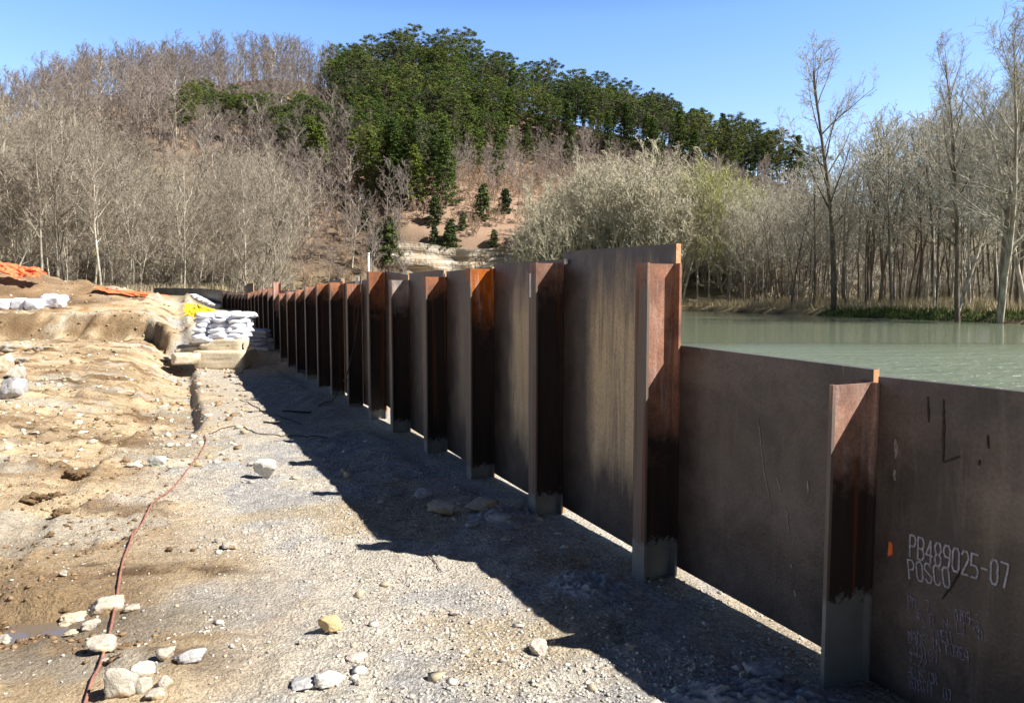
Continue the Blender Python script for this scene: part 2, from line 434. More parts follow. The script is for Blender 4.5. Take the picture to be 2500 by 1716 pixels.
ridge_px = np.array([-1500, -600, -300, 0, 60, 110, 200, 250, 330, 430, 520, 640, 760, 800, 870, 940, 1030, 1120, 1180, 1250, 1340, 1440, 1520, 1600, 1680, 1740, 1800, 1900, 2000, 2200, 2600, 3600], float)
ridge_y = np.array([330, 300, 270, 232, 205, 185, 155, 145, 150, 125, 125, 110, 112, 122, 132, 128, 108, 122, 150, 178, 202, 228, 246, 262, 286, 306, 326, 352, 385, 440, 490, 560], float)
R_RIDGE = 275.0
def ground_h(x, y, fine=True):
    x = np.asarray(x, float); y = np.asarray(y, float)
    yp = np.maximum(y, 0.0)
    pad = -0.0133 * np.minimum(yp, 60)
    s = (x - A_LAND + SL * y) * CW            # signed distance from the wall face, + = river
    u = x / np.maximum(y, 1.0)
    wob = (fbm(x * 0.35, y * 0.35, 11, 3) - 0.5)
    # land side, the strip beside the wall
    h = pad + 0
    edge = sst(-2.72, -2.95, s + 0.25 * wob)
    drop = -0.26 * edge * sst(11.8, 13.2, y + 2 * wob) * (1 - sst(23.5, 26, y)) * (1 - sst(-3.2, -6.0, s))
    h = h + drop
    # rise to the left
    h = h + 0.72 * sst(13, 27, y) * sst(-3.0, -4.6, s)
    # step across the strip
    h = h + 0.45 * sst(26.0, 26.25, y + 0.6 * wob) * sst(-3.2, -2.6, s) * (1 - sst(0.4, 2.5, s))
    h = h + 1.35 * sst(28.5, 44, y) * sst(-3.4, -2.6, s) * (1 - sst(1.0, 3.5, s))
    # terrace
    ty = 28.2 + 0.5 * wob + 0.8 * (fbm(x * 1.3, y * 0.5, 12, 4) - 0.5) - 2.5 * sst(-0.50, -0.455, u)
    ter = sst(0, 1.1, y - ty) * sst(-2.35, -2.9, s + 0.5 * wob)
    h = h + ter * (1.0 + 0.25 * sst(30, 36, y)) 
    ua = np.clip(u, -3, 3)
    crest = np.interp(ua, [-3, -1.2, -0.85, -0.692, -0.631, -0.586, -0.559, -0.52, -0.487, -0.44], [4.6, 4.4, 4.0, 3.62, 3.1, 2.72, 2.5, 2.3, 2.05, 1.9])
    top = h_land_far = 2.05
    mnd = np.exp(-((y - 36.5) / 2.9) ** 2)
    base_l = h
    h = np.where((u < -0.40) & (y > 30), h + np.maximum(crest - h, 0) * mnd * sst(-0.40, -0.47, u), h)
    # land beyond the bend of the wall
    far_l = sst(0, 3.0, (-0.39 * y - x)) * sst(40, 44, y)
    far_l = np.maximum(far_l, sst(0, 3.0, (-0.30 * y - x)) * sst(57, 60, y))
    far_h = 2.05 + 0.35 * sst(48, 70, y) + 3.5 * sst(75, 130, y)
    h = h * (1 - far_l) + np.maximum(far_h, h) * far_l
    # river
    shelf = sst(2.2, 6.5, s + 1.0 * wob) * (1 - far_l)
    h = np.where(s > 0, np.maximum(h, -0.20 + 0 * h) * (1 - sst(0.3, 2.0, s)) + h * 0 + np.maximum(pad, -0.18) * sst(0.3, 2.0, s), h)
    h = h * (1 - shelf) + (-1.6) * shelf
    xs = np.interp(y, [-60, 0, 30, 64, 80, 100, 116, 128, 132], [70, 58, 52, 44.3, 41.0, 36.6, 33.5, 29.5, 26])
    ys = 131.0 + 3.0 * np.sin(x * 0.06) + 0.12 * np.maximum(-x, 0)
    d = np.maximum(x - xs, y - ys) + 2.2 * (fbm(x * 0.22, y * 0.22, 31, 3) - 0.5)
    bank = sst(-2.5, 1.6, d)
    bh = 0.55 + 0.5 * sst(2, 14, d) + 0.35 * (fbm(x * 0.3, y * 0.3, 32, 3) - 0.5)
    h = np.where(far_l < 0.5, h * (1 - bank) + bh * bank, h)
    # hill
    pxx = 1250 + F0 * ua
    ry = np.interp(pxx, ridge_px, ridge_y)
    Rr = R_RIDGE
    E = 2 + (HOR - ry) * Rr / F0 - 15.0
    y0 = 136 - 40 * sst(-0.33, -0.5, u)
    clm = sst(-0.20, -0.14, u) * (1 - sst(0.05, 0.11, u))
    y0 = y0 + 12.5 * clm
    k = np.clip((y - y0) / (Rr - y0), 0, 1.0)
    k2 = np.clip((y - Rr) / 400.0, 0, 1)
    prof = k ** 0.92
    hb = np.maximum(h, 0.5)
    hill = hb + (E - hb) * prof
    hill = hill + 7.5 * (fbm(x * 0.018, y * 0.018, 41, 4) - 0.5) * sst(0.0, 0.25, k) * (1 - 0.7 * sst(0.8, 1.0, k))
    hill = hill - k2 * 70
    h = np.where(y > y0, hill, h)
    h = h + 10.5 * clm * sst(148.5, 150.5, y) * (1 - sst(152, 215, y))
    if fine:
        near = 1 - sst(12, 60, yp)
        mud = sst(-2.6, -3.6, s + 1.2 * wob) * (1 - far_l)
        a = fbm(x * 1.1, y * 1.1, 51, 4) - 0.5
        b = fbm(x * 7.0, y * 7.0, 52, 3) - 0.5
        c = fbm(x * 2.1 + 0.9 * y, y * 3.6, 53, 4) - 0.5
        d3 = fbm(x * 22, y * 22, 54, 2) - 0.5
        rough = (0.085 * a + 0.045 * b + 0.014 * d3) * (1 + 0.2 * mud) + mud * 0.022 * np.abs(c) * 1.6
        lumps = np.maximum(fbm(x * 3.2, y * 3.2, 57, 3) - 0.60, 0) * mud * 0.35
        rough = rough * (1 - 0.8 * sst(-0.35, 0.0, s) * (1 - sst(1.2, 2.0, s)))
        h = h - (0.035 * sst(-0.5, -0.1, s) + 0.05 * sst(0.30, 0.55, s)) * (y < 27) * (1 - sst(1.6, 2.2, s))
        h = h + (rough + lumps) * np.where(y < 46, 1, 0) * (1 - bank)
        wy = np.clip(y, 0, 40); tread = 0.5 + 0.5 * np.sign(np.sin(wy * 26 + 2 * x))
        for sc0 in (-4.1, -5.7):
            cs = s - sc0 + 0.35 * np.sin(wy * 0.30)
            h = h - (0.030 + 0.018 * tread) * np.exp(-(cs / 0.17) ** 4) * sst(3.5, 5, y) * (1 - sst(20, 25, y)) + 0.022 * np.exp(-((np.abs(cs) - 0.24) / 0.06) ** 2) * sst(3.5, 5, y) * (1 - sst(20, 25, y))
        face = sst(25.6, 27.0, y) * (1 - sst(30, 33, y)) * sst(-3.0, -3.6, s)
        h = h + 0.30 * (fbm(x * 1.9, y * 1.9, 55, 5) - 0.5) * face
        h = h + (0.35 * (fbm(x * 0.9, y * 0.9, 56, 5) - 0.5) + 0.42 * (fbm(x * 3.1, y * 3.1, 58, 4) - 0.5)) * mnd * (u < -0.4)
        h = h + 0.10 * (fbm(x * 2.6, y * 2.6, 59, 4) - 0.5) * sst(16, 24, y) * sst(-3.2, -5.0, s) * (y < 50)
        # puddle hollow
        h = h - 0.11 * np.exp(-(((x + 3.16) / 0.50) ** 2 + ((y - 4.60) / 0.30) ** 2))
    return h

def gh(x, y, fine=True):
    return float(ground_h(np.array([x]), np.array([y]), fine)[0])

def gpt(px, py, fine=False, y0=1.5, y1=330.0):
    """where the line of sight through a pixel first meets the ground"""
    r = ray(px, py)
    ys = np.geomspace(y0, y1, 900)
    t = ys / r.y
    zz = CAMZ + r.z * t - ground_h(r.x * t, ys, fine)
    k = np.argmax(zz < 0)
    if not (zz < 0).any(): return None
    Y = ys[k]
    t = Y / r.y
    x = r.x * t
    return Vector((x, Y, gh(x, Y, True)))

def spacing():
    xs = list(np.arange(-7.6, 4.4, 0.036))
    st = 0.036; x = 4.4
    right = []
    while x < 420:
        right.append(x); st = st * 1.035 if x < 60 else st * 1.06; x += min(st, 12)
    st = 0.036; x = -7.6; leftl = []
    while x > -520:
        st = st * 1.012 if x > -30 else st * 1.045
        x -= min(st, 9); leftl.append(x)
    X = np.array(leftl[::-1] + xs + right)
    ys = list(np.arange(-60, 1.0, 4.0)) + list(np.arange(1.0, 2.6, 0.2)) + list(np.arange(2.6, 9.0, 0.034))
    y = 9.0
    while y < 50:
        ys.append(y); y += y * 0.0042
    while y < 420:
        ys.append(y); y += y * 0.011
    while y < 900:
        ys.append(y); y += 40
    return X, np.array(ys)

GX, GY = spacing()
XX, YY = np.meshgrid(GX, GY)
ZZ = ground_h(XX, YY)
nx, ny = len(GX), len(GY)
V = np.stack([XX.ravel(), YY.ravel(), ZZ.ravel()], 1)
ii = (np.arange(ny - 1)[:, None] * nx + np.arange(nx - 1)[None, :]).ravel()
Fq = np.stack([ii, ii + 1, ii + nx + 1, ii + nx], 1)
me = mesh_np("ground", V, Fq, True)
xf, yf, zf = V[:, 0], V[:, 1], V[:, 2]
sf = (xf - A_LAND + SL * yf) * CW
uf = xf / np.maximum(yf, 1)
def L3(c): return np.array(c)[None, :]
def mixc(a, b, t): return a * (1 - t[:, None]) + b * t[:, None]
n_big = fbm(xf * 0.5, yf * 0.5, 61, 4); n_med = fbm(xf * 1.8, yf * 1.8, 62, 4); n_sm = fbm(xf * 6, yf * 6, 63, 3)
n_str = fbm(xf * 0.55, yf * 2.4, 64, 4)
grav = L3((0.60, 0.56, 0.49)); gravg = L3((0.46, 0.465, 0.475)); tan = L3((0.71, 0.56, 0.37)); tand = L3((0.50, 0.36, 0.215)); brown = L3((0.24, 0.155, 0.085))
c = mixc(np.repeat(grav, len(xf), 0), gravg, sst(0.48, 0.62, n_med) * 0.8)
c = mixc(c, L3((0.50, 0.41, 0.27)), sst(0.52, 0.66, fbm(xf * 0.9, yf * 0.9, 65, 4)) * 0.7)
slab = sst(9.5, 14, yf + 3 * (n_big - .5)) * sst(-3.1, -2.8, sf) * (1 - sst(0, 0.5, sf))
c = mixc(c, L3((0.60, 0.53, 0.43)), slab * 0.8)
mudm = sst(-2.5, -3.7, sf + 2.6 * (n_big - .5) + 0.8 * (n_med - .5))
mcol = mixc(np.repeat(tan, len(xf), 0), tand, sst(0.47, 0.62, n_str) * 0.85)
mcol = mixc(mcol, brown, sst(0.58, 0.72, fbm(xf * 1.1, yf * 2.2, 66, 5)) * 0.9)
mcol = mixc(mcol, L3((0.62, 0.57, 0.48)), sst(0.57, 0.68, fbm(xf * 0.8, yf * 1.5, 67, 4)) * 0.8)
c = mixc(c, mcol, mudm)
wet = mudm * sst(0.56, 0.66, fbm(xf * 0.45 + 3, yf * 0.9, 68, 4)) * 0.6
pud = np.exp(-(((xf + 3.2) / 1.15) ** 2 + ((yf - 4.7) / 0.85) ** 2)) 
wet = np.maximum(wet, np.clip(pud * 1.5 + 0.5 * (n_med - .5), 0, 1) * mudm)
# steeper broken faces show darker subsoil and orange clay
terr = sst(26.0, 27.2, yf) * (1 - sst(29.3, 30.5, yf)) * sst(-3.0, -3.6, sf)
c = mixc(c, L3((0.30, 0.21, 0.12)), terr * sst(0.35, 0.6, n_med) * 0.75)
c = mixc(c, L3((0.50, 0.28, 0.11)), sst(30.5, 31.5, yf) * (1 - sst(33, 34.5, yf)) * sst(-4.5, -6, sf) * sst(0.42, 0.58, n_med) * 0.8)
mound = sst(31.5, 33.5, yf) * (1 - sst(40, 43, yf)) * sst(-5, -7, sf)
c = mixc(c, mixc(np.repeat(L3((0.40, 0.27, 0.155)), len(xf), 0), L3((0.26, 0.17, 0.10)), sst(0.42, 0.6, fbm(xf * 1.3, yf * 1.3, 75, 4))), mound * 0.85)
gravel = (1 - mudm) * (1 - 0.55 * slab) + 0.35 * mudm * sst(0.5, 0.62, n_big)
# far ground
lit = sst(41, 46, yf)
grass = mixc(np.repeat(L3((0.34, 0.28, 0.17)), len(xf), 0), L3((0.24, 0.20, 0.11)), sst(0.4, 0.6, n_big))
c = mixc(c, grass, lit)
bankm = (sf > 6) & (xf > 12) & (yf < 150)
greenb = sst(0.44, 0.60, fbm(xf * 0.12, yf * 0.12, 71, 3)) * sst(112, 70, yf)
bc = mixc(np.repeat(L3((0.40, 0.34, 0.21)), len(xf), 0), L3((0.10, 0.15, 0.045)), greenb * (1 - sst(1.0, 1.6, zf) * 0.6))
bc = mixc(bc, L3((0.10, 0.075, 0.05)), 1 - sst(-0.25, 0.15, zf + 0.3 * (n_med - .5)))
c = np.where(bankm[:, None], bc, c)
hillm = sst(138, 146, yf)
hc = mixc(np.repeat(L3((0.20, 0.15, 0.11)), len(xf), 0), L3((0.36, 0.26, 0.185)), sst(0.45, 0.62, fbm(xf * 0.06, yf * 0.05, 73, 5)))
hc = mixc(hc, L3((0.15, 0.135, 0.095)), sst(0.12, 0.22, uf))
slope_open = sst(-0.16, -0.05, uf) * (1 - sst(0.04, 0.14, uf)) * (1 - sst(172, 205, yf))
hc = mixc(hc, L3((0.40, 0.275, 0.20)), slope_open * 0.8)
c = mixc(c, hc, hillm)
gravel = gravel * (1 - lit)
wet = wet * (1 - lit)
add_color(me, "soil", c)
add_color(me, "surf", np.stack([np.clip(gravel, 0, 1), np.clip(wet, 0, 1), lit], 1))
g = link("ground", me, M['ground']); tag(g, kind="structure", label="tan mud and pale crushed stone pad with far banks and hill")

# river
WATER_Z = -0.35
wm = NT("river_water", 0.06, 0.5)
v = wm.coords('Object')
wm.base(wm.mix(wm.noise(v, 0.05, 2), (0.135, 0.170, 0.115), (0.175, 0.205, 0.145)))
wm.b.inputs['IOR'].default_value = 1.33
r1 = wm.noise(wm.mapping(v, (1.0, 3.2, 1)), 1.6, 3, 0.6); r2 = wm.noise(wm.mapping(v, (0.25, 0.9, 1)), 1.0, 3, 0.5)
gust = wm.ramp(wm.math('ADD', wm.math('MULTIPLY', wm.sep(v)[1], 0.02), wm.math('MULTIPLY', wm.noise(wm.mapping(v, (0.02, 0.12, 1)), 1.0, 3), 0.16)), [(0.68, 1.0), (0.84, 0.06)])
wm.bump(wm.math('MULTIPLY', wm.math('ADD', r1, wm.math('MULTIPLY', r2, 2.0)), gust), 1.0, 0.20)
wm.l.new(wm.ramp(gust, [(0.15, 0.10), (1.0, 0.26)]), wm.b.inputs['Roughness'])
pts = []
for y in np.linspace(-50, 125, 60):
    pts.append((A_LAND - SL * y + 3.4, y, WATER_Z))
far = [(-50, 150, WATER_Z), (20, 140, WATER_Z), (48, 135, WATER_Z), (75, 60, WATER_Z), (90, -50, WATER_Z)]
poly = pts + far
me = poly_mesh("river_water", poly, [tuple(range(len(poly)))])
import bmesh
bm = bmesh.new(); bm.from_mesh(me); bmesh.ops.triangulate(bm, faces=bm.faces[:]); bm.to_mesh(me); bm.free()
o = link("river_water", me, wm.m); tag(o, kind="structure", label="still green river reflecting the far bank")

# puddle in the mud
pm = NT("muddy_water", 0.08, 0.5)
pm.base((0.15, 0.12, 0.095))
pz_ = float(np.percentile(ground_h(np.random.default_rng(1).uniform(-3.5, -2.8, 400), np.random.default_rng(2).uniform(4.42, 4.78, 400)), 48))
pv = [(-3.16 + 0.46 * math.cos(t) * (1 + .15 * math.sin(3 * t)), 4.60 + 0.24 * math.sin(t) * (1 + .2 * math.cos(2 * t)), pz_) for t in np.linspace(0, 2 * math.pi, 40)[:-1]]
o = link("puddle", poly_mesh("puddle", pv, [tuple(range(len(pv)))]), pm.m); tag(o, kind="structure", label="shallow puddle in the brown mud")

# limestone cliff above the far shore
cm = NT("bedded_cliff", 0.9, 0.15)
v = cm.coords('Object')
bands = cm.noise(cm.mapping(v, (0.04, 0.04, 1.1)), 1.5, 4, 0.6)
cc = cm.mix(cm.ramp(bands, [(0.40, 0.0), (0.5, 1.0)]), (0.26, 0.22, 0.18), (0.62, 0.55, 0.45))
cc = cm.mix(cm.ramp(cm.noise(v, 0.35, 4), [(0.45, 0.0), (0.6, 0.6)]), cc, (0.50, 0.36, 0.24))
cm.base(cc); cm.bump(cm.noise(v, 1.2, 5), 0.7, 0.5)
nxc, nzc = 140, 34
Vc = []
for j in range(nzc):
    for i in range(nxc):
        x = -30 + 44 * i / (nxc - 1); z = 0.8 + 12.2 * j / (nzc - 1)
        led = 0.9 * (vnoise(np.array([z * 0.9]), np.array([x * 0.06]), 5)[0]) + 1.5 * vnoise(np.array([x * 0.25]), np.array([z * 0.25]), 6)[0]
        if j >= nzc - 2: led -= 4.0 * (j - nzc + 3)
        Vc.append((x, 147.0 - led + 0.22 * z + 0.012 * (x + 6) ** 2 * 0.3, z + 0.8 * math.sin(x * 0.21)))
Fc = [(j * nxc + i, j * nxc + i + 1, (j + 1) * nxc + i + 1, (j + 1) * nxc + i) for j in range(nzc - 1) for i in range(nxc - 1)]
o = link("cliff", poly_mesh("cliff", Vc, Fc), cm.m); tag(o, kind="structure", label="pale bedded limestone cliff above the far shore")

# ------------------------------------------------------------------ the steel wall
def wall_pt(px, py, a):
    r = ray(px, py)
    t = a / (r.x + SL * r.y)
    return Vector((0, 0, CAMZ)) + r * t
D_PILE, B_FL, T_FL, T_WEB = 0.30, 0.078, 0.02, 0.018

ordinal = ["nearest", "second", "third", "fourth", "fifth", "sixth", "seventh", "eighth", "ninth", "tenth", "eleventh", "twelfth", "thirteenth", "fourteenth", "fifteenth", "sixteenth", "seventeenth", "eighteenth", "nineteenth", "twentieth", "twenty-first", "twenty-second", "twenty-third", "twenty-fourth", "twenty-fifth", "twenty-sixth", "twenty-seventh", "twenty-eighth", "twenty-ninth", "thirtieth"]

def make_pile(P, ang, top, label, tint, b_near=B_FL, base=None):
    """P: centre of the land-side flange face on the ground; local +x away along the wall, +y river"""
    g0 = (gh(P.x, P.y) if base is None else base) - 0.02
    root = empty("steel_pile", (P.x, P.y, g0), ang)
    H = top - g0
    f1 = link("flange", poly_mesh("flange", *boxes([(-b_near, 0, -0.6, B_FL, T_FL, H)])), M['pile'], root)
    f2 = link("flange", poly_mesh("flange", *boxes([(-B_FL, D_PILE - T_FL, -0.6, B_FL, D_PILE, H)])), M['pile'], root)
    w = link("web", poly_mesh("web", *boxes([(-T_WEB / 2, T_FL, -0.6, T_WEB / 2, D_PILE - T_FL, H - 0.002)])), M['pile'], root)
    for q, o_ in enumerate((f1, f2, w)): o_.color = (tint[0], tint[1], (0.45 if q == 0 else 0.2), 1)
    tag(root, label, "steel pile", "steel piles holding the plate wall")
    return root

# (pixel x of land flange foot centre, pixel y of top, pixel x at top for the top height)
zc = [2.15, 3.81, 5.41, 7.09, 8.68, 10.25, 11.93, 13.35, 15.1, 16.8, 18.45, 20.2, 21.9, 23.7, 25.5, 27.2, 28.9, 30.7, 32.5, 34.2, 35.9, 37.6]
tops_px = [None, (2048, 942), (1582, 641), (1322, 639), (1154, 654), (1041, 675), (959, 683), (904, 662), (850, 692), (810, 689), (776, 692), (746, 700), (722, 707), (700, 712), (682, 716), (668, 688), (656, 703), (644, 705), (634, 707), (624, 710), (615, 712), (606, 715)]
tints = [(1, 1), (0.80, 1.15), (0.95, 1.15), (0.9, 1.0), (1.35, 1.6), (1.1, 1.35), (0.35, 1.35), (1.15, 1.15), (1.1, 1.3), (1.1, 1.7), (1.1, 1.5), (1.0, 1.3), (1.0, 1.5), (0.9, 1.6), (1.0, 1.5), (0.9, 1.7), (1, 1.3), (1, 1.4), (1, 1.3), (1, 1.2), (1, 1.2), (1, 1.2)]
piles = []
pile_feat = {1: "short rusty steel pile with orange streak and cement splashed foot, nearest in view",
             2: "tall red rusted steel pile where the wall steps down to the lower plate",
             3: "rusty brown steel pile with white tag on its flange, beside the tallest plate",
             4: "steel pile with bright orange top, fourth from the camera",
             5: "steel pile with dull orange top between the tagged pile row and grey one",
             6: "steel pile with pale grey patch on its sunlit top corner",
             7: "steel pile rising above its neighbours below the white pipe, dark orange top",
             8: "steel pile with the thin dark cable hanging beside it",
             15: "tall orange topped steel pile standing well above the far row"}
ang = math.atan2(WD.y, WD.x)
# local frame: x = along wall away (WD); y must be the river side WN: rotate so that x->-WD
ANG = math.atan2(-WD.y, -WD.x)     # local +x points back to the camera, +y = river side
for i, z in enumerate(zc):
    P = Vector((A_LAND - SL * z, z, 0))
    if i == 0: top = 1.62
    else: top = wall_pt(tops_px[i][0], tops_px[i][1], A_LAND).z
    lab = pile_feat.get(i, f"{ordinal[i-1] if i else 'first'} rusty steel pile of the wall counted from the camera" if i else "steel pile just beside the camera holding the lettered plate")
    base = gh(P.x, P.y)
    piles.append((P, top, base))
    root = empty("steel_pile", (P.x, P.y, base - 0.02), ANG)
    H = top - base + 0.02
    bn = 0.012 if i == 1 else B_FL
    bf = 0.012 if i == 1 else B_FL
    br_ = 0.045 if i == 1 else B_FL
    t = tints[i]
    rl = {1: 0.46, 2: 1.25, 4: 0.55, 7: 0.62, 15: 1.1}.get(i, random.choice([0.22, 0.30, 0.40, 0.26]))
    rf = 1 - rl / (H + 0.6)  # rust ends about where the sun does, painted shade below
    parts = [("flange", (-bf, 0, -0.6, bn, T_FL, H), 0.97), ("flange", (-B_FL, D_PILE - T_FL, -0.6, br_, D_PILE, H), rf), ("web", (-T_WEB / 2, T_FL, -0.6, T_WEB / 2, D_PILE - T_FL, H - 0.003), rf)]
    for nm, bx, dark in parts:
        me = poly_mesh(nm, *boxes([bx]))
        o_ = link(nm, me, M['pile_face'] if bx[1] == 0 else M['pile'], root); o_.color = (t[0], t[1], dark, {1: .50, 2: .30, 3: .22, 4: .16, 5: .20, 6: .2}.get(i, .02 + .16 * ((i * 7) % 5) / 4))
    if i == 3:
        me = poly_mesh("tag", *boxes([(-0.05, -0.006, H - 0.33, -0.022, 0.0, H - 0.10)]))
        link("tag", me, M['tagm'], root)
    tag(root, lab, "steel pile", "steel piles holding the plate wall")

A_PL = A_LAND + (D_PILE + 0.003) / CW
PL_T = 0.042
def make_plate(A, B, zt0, zt1, zb0, zb1, label, tan_sheen=0.0, val=1.0, bright_end=0.6):
    """A far end, B near end (land face, xy).  local x from the far end to the near end, y river"""
    d = (B - A); d.z = 0; L = d.length
    a = math.atan2(d.y, d.x)
    z0 = min(zb0, zb1)
    V = [(0, 0, zb0 - z0), (L, 0, zb1 - z0), (L, 0, zt1 - z0), (0, 0, zt0 - z0), (0, PL_T, zb0 - z0), (L, PL_T, zb1 - z0), (L, PL_T, zt1 - z0), (0, PL_T, zt0 - z0)]
    F = [(0, 1, 2, 3), (5, 4, 7, 6), (1, 5, 6, 2), (4, 0, 3, 7), (3, 2, 6, 7), (4, 5, 1, 0)]
    me = poly_mesh("steel_plate", V, F)
    me.materials.append(M['plate']); me.materials.append(M['cut'])
    for k in (2, 3): me.polygons[k].material_index = 1
    o = link("steel_plate", me)
    o.location = (A.x, A.y, z0); o.rotation_euler = (0, 0, a)
    o.color = (tan_sheen, val, 0, 1)
    tag(o, label, "steel plate", "steel plates between the piles")
    return o

# plates whose four corners can be read: far end / near end, top and bottom
PLP = {0: ((2143, 919), None, (2154, 1686), None),
       1: ((1667, 844), (2119, 901), (1657, 1385), (2028, 1592)),
       2: ((1387, 613), (1649, 595), (1382, 1240), (1546, 1336)),
       3: ((1208, 644), (1374, 633), (1202, 1152), (1297, 1209)),
       4: ((1088, 663), (1196, 652), (1085, 1092), (1138, 1126)),
       5: ((999, 667), (1081, 659), (997, 1042), (1034, 1065)),
       6: ((932, 663), (992, 672), (933, 984), (951, 996))}
plate_lab = {0: "steel plate with white painted lettering at the right edge of the view",
             1: "low dark purple brown steel plate with pale scratches, in front of the river",
             2: "tallest steel plate, with painted tan sheen of reflected light and dark runs",
             3: "steel plate with painted tan sheen streaks left of the tallest plate",
             4: "dark steel plate between the tagged pile's streaked plate and the orange topped pile's left",
             5: "dark narrow looking steel plate left of the bright orange topped pile",
             6: "dark steel plate with top sloping down towards the grey patched pile"}
plate0 = None
for i in range(0, 21):
    zn, zf_ = zc[i], zc[i + 1]
    zedge = zf_ + D_PILE * SW - (0.045 if i == 0 else B_FL) * CW + 0.014
    yn = zn + D_PILE * SW + 0.0
    yf_ = zf_ + D_PILE * SW - (B_FL - 0.012) * CW
    if i in PLP:
        tl, tr, bl, br = PLP[i]
        a_ = wall_pt(*tl, A_PL); A = Vector((A_PL - SL * zedge, zedge, 0)); zt0 = a_.z; zb0 = wall_pt(*bl, A_PL).z
        if tr:
            b_ = wall_pt(*tr, A_PL); yb = min(b_.y, yn); Bv = Vector((A_PL - SL * yb, yb, 0)); zt1 = b_.z
            # height of the bottom edge: extend the visible lower edge to the hidden end
            p1 = wall_pt(*bl, A_PL); p2 = wall_pt(*br, A_PL)
            k = (b_.y - p1.y) / (p2.y - p1.y); zb1 = p1.z + (p2.z - p1.z) * k
            k0 = (a_.y - p1.y) / (p2.y - p1.y); zb0 = p1.z + (p2.z - p1.z) * k0
        else:
            q = wall_pt(2500, 957, A_PL)
            Bv = Vector((A_PL - SL * 2.25, 2.25, 0))
            k = (2.25 - a_.y) / (q.y - a_.y); zt1 = zt0 + (q.z - zt0) * k
            zb1 = zb0 - 0.02
    else:
        A = Vector((A_PL - SL * yf_, yf_, 0)); Bv = Vector((A_PL - SL * yn, yn, 0))
        tn, tf = piles[i][1], piles[i + 1][1]
        if i == 6 or i == 7: tn = min(tn, tf) 
        if i in (14, 15): tn = tf = 2.2
        zt0 = min(tn, tf) + random.uniform(0.03, 0.10); zt1 = min(tn, tf) + random.uniform(0.03, 0.10)
        zb0 = piles[i + 1][2] + random.uniform(0.03, 0.10); zb1 = piles[i][2] + random.uniform(0.03, 0.10)
    tan_sheen = {2: 1.0, 3: 0.85, 4: 0.2, 0: 0.10}.get(i, 0.0)
    val = {0: 1.25, 1: 1.1, 2: 0.8, 3: 0.8, 4: 0.85}.get(i, random.uniform(0.8, 1.0))
    lab = plate_lab.get(i, f"dark steel plate behind the {ordinal[i]} pile counted from the camera")
    o = make_plate(A, Bv, zt0, zt1, zb0, zb1, lab, tan_sheen, val)
    if i == 0: plate0 = (o, A.copy(), zt0)
    if i == 1: plate1 = (o, A.copy())
    if i in (4, 5, 7, 8):
        pass

# far, curving part of the wall
far_pts = [(606, 37.6), (592, 40.2), (578, 42.6), (562, 45.0), (542, 47.4), (516, 49.6), (486, 51.6), (452, 53.2), (412, 54.6), (369, 55.6)]
fp = [Vector(((px - 1250) / F0 * y, y, 0)) for px, y in far_pts]
fp = smooth_path(fp, 6)
seg = [0]
for a_, b_ in zip(fp, fp[1:]): seg.append(seg[-1] + (b_ - a_).length)
tot = seg[-1]; npile = int(tot / 1.45)
def along(d):
    d = min(max(d, 0), tot - 1e-4)
    k = max(i for i in range(len(seg)) if seg[i] <= d)
    k = min(k, len(fp) - 2)
    return fp[k].lerp(fp[k + 1], (d - seg[k]) / (seg[k + 1] - seg[k]))
def far_top(p):
    px = 1250 + F0 * p.x / p.y
    yy = float(np.interp(px, [369, 430, 482, 530, 557, 606], [703, 703.5, 705, 709, 714, 715]))
    return h_at(yy, p.y)
fpos = [along(tot * k / npile) for k in range(npile + 1)]
farw = ["where it starts to bend", "at the bend by the tall sheet", "on the bend", "on the bend above the far sandbags", "above the far sandbags", "past the far sandbags", "on the far straight", "near the orange netting", "closest to the orange netting", "at the far left end"]
for k, p in enumerate(fpos):
    nxt = fpos[min(k + 1, npile)]; prv = fpos[max(k - 1, 0)]
    d = (prv - nxt).normalized(); a_ = math.atan2(d.y, d.x)
    bz = gh(p.x, p.y)
    if 0 < k < npile * 0.5:
        root = empty("steel_pile", (p.x, p.y, bz), a_)
        H = far_top(p) - bz - 0.03
        for nm, bx in [("flange", (-B_FL, 0, -0.5, B_FL, T_FL, H)), ("flange", (-B_FL, D_PILE - T_FL, -0.5, B_FL, D_PILE, H)), ("web", (-T_WEB / 2, T_FL, -0.5, T_WEB / 2, D_PILE - T_FL, H - 0.003))]:
            o_ = link(nm, poly_mesh(nm, *boxes([bx])), M['pile'], root); o_.color = (0.6, 0.9, 0.975, 0.1)
        where = farw[min(int((k - 1) * len(farw) / npile), len(farw) - 1)]
        tag(root, f"small dark far steel pile of the curved wall {where}", "steel pile", "steel piles on the far curve of the wall")
    if k < npile:
        q = fpos[k + 1]
        d2 = (p - fpos[min(k + 2, npile)]).normalized()
        A = q + Vector((-d2.y, d2.x, 0)) * (D_PILE + 0.004); Bv = p + Vector((-d.y, d.x, 0)) * (D_PILE + 0.004)
        A = A + (A - Bv).normalized() * 0.02
        t0, t1 = far_top(q) + random.uniform(-.01, .03), far_top(p) + random.uniform(-.01, .03)
        where = farw[min(int(k * len(farw) / npile), len(farw) - 1)]
        make_plate(A, Bv, t0, t1, gh(q.x, q.y) - 0.15, gh(p.x, p.y) - 0.15, f"dark far steel plate of the curved wall {where}", 0, 0.7)
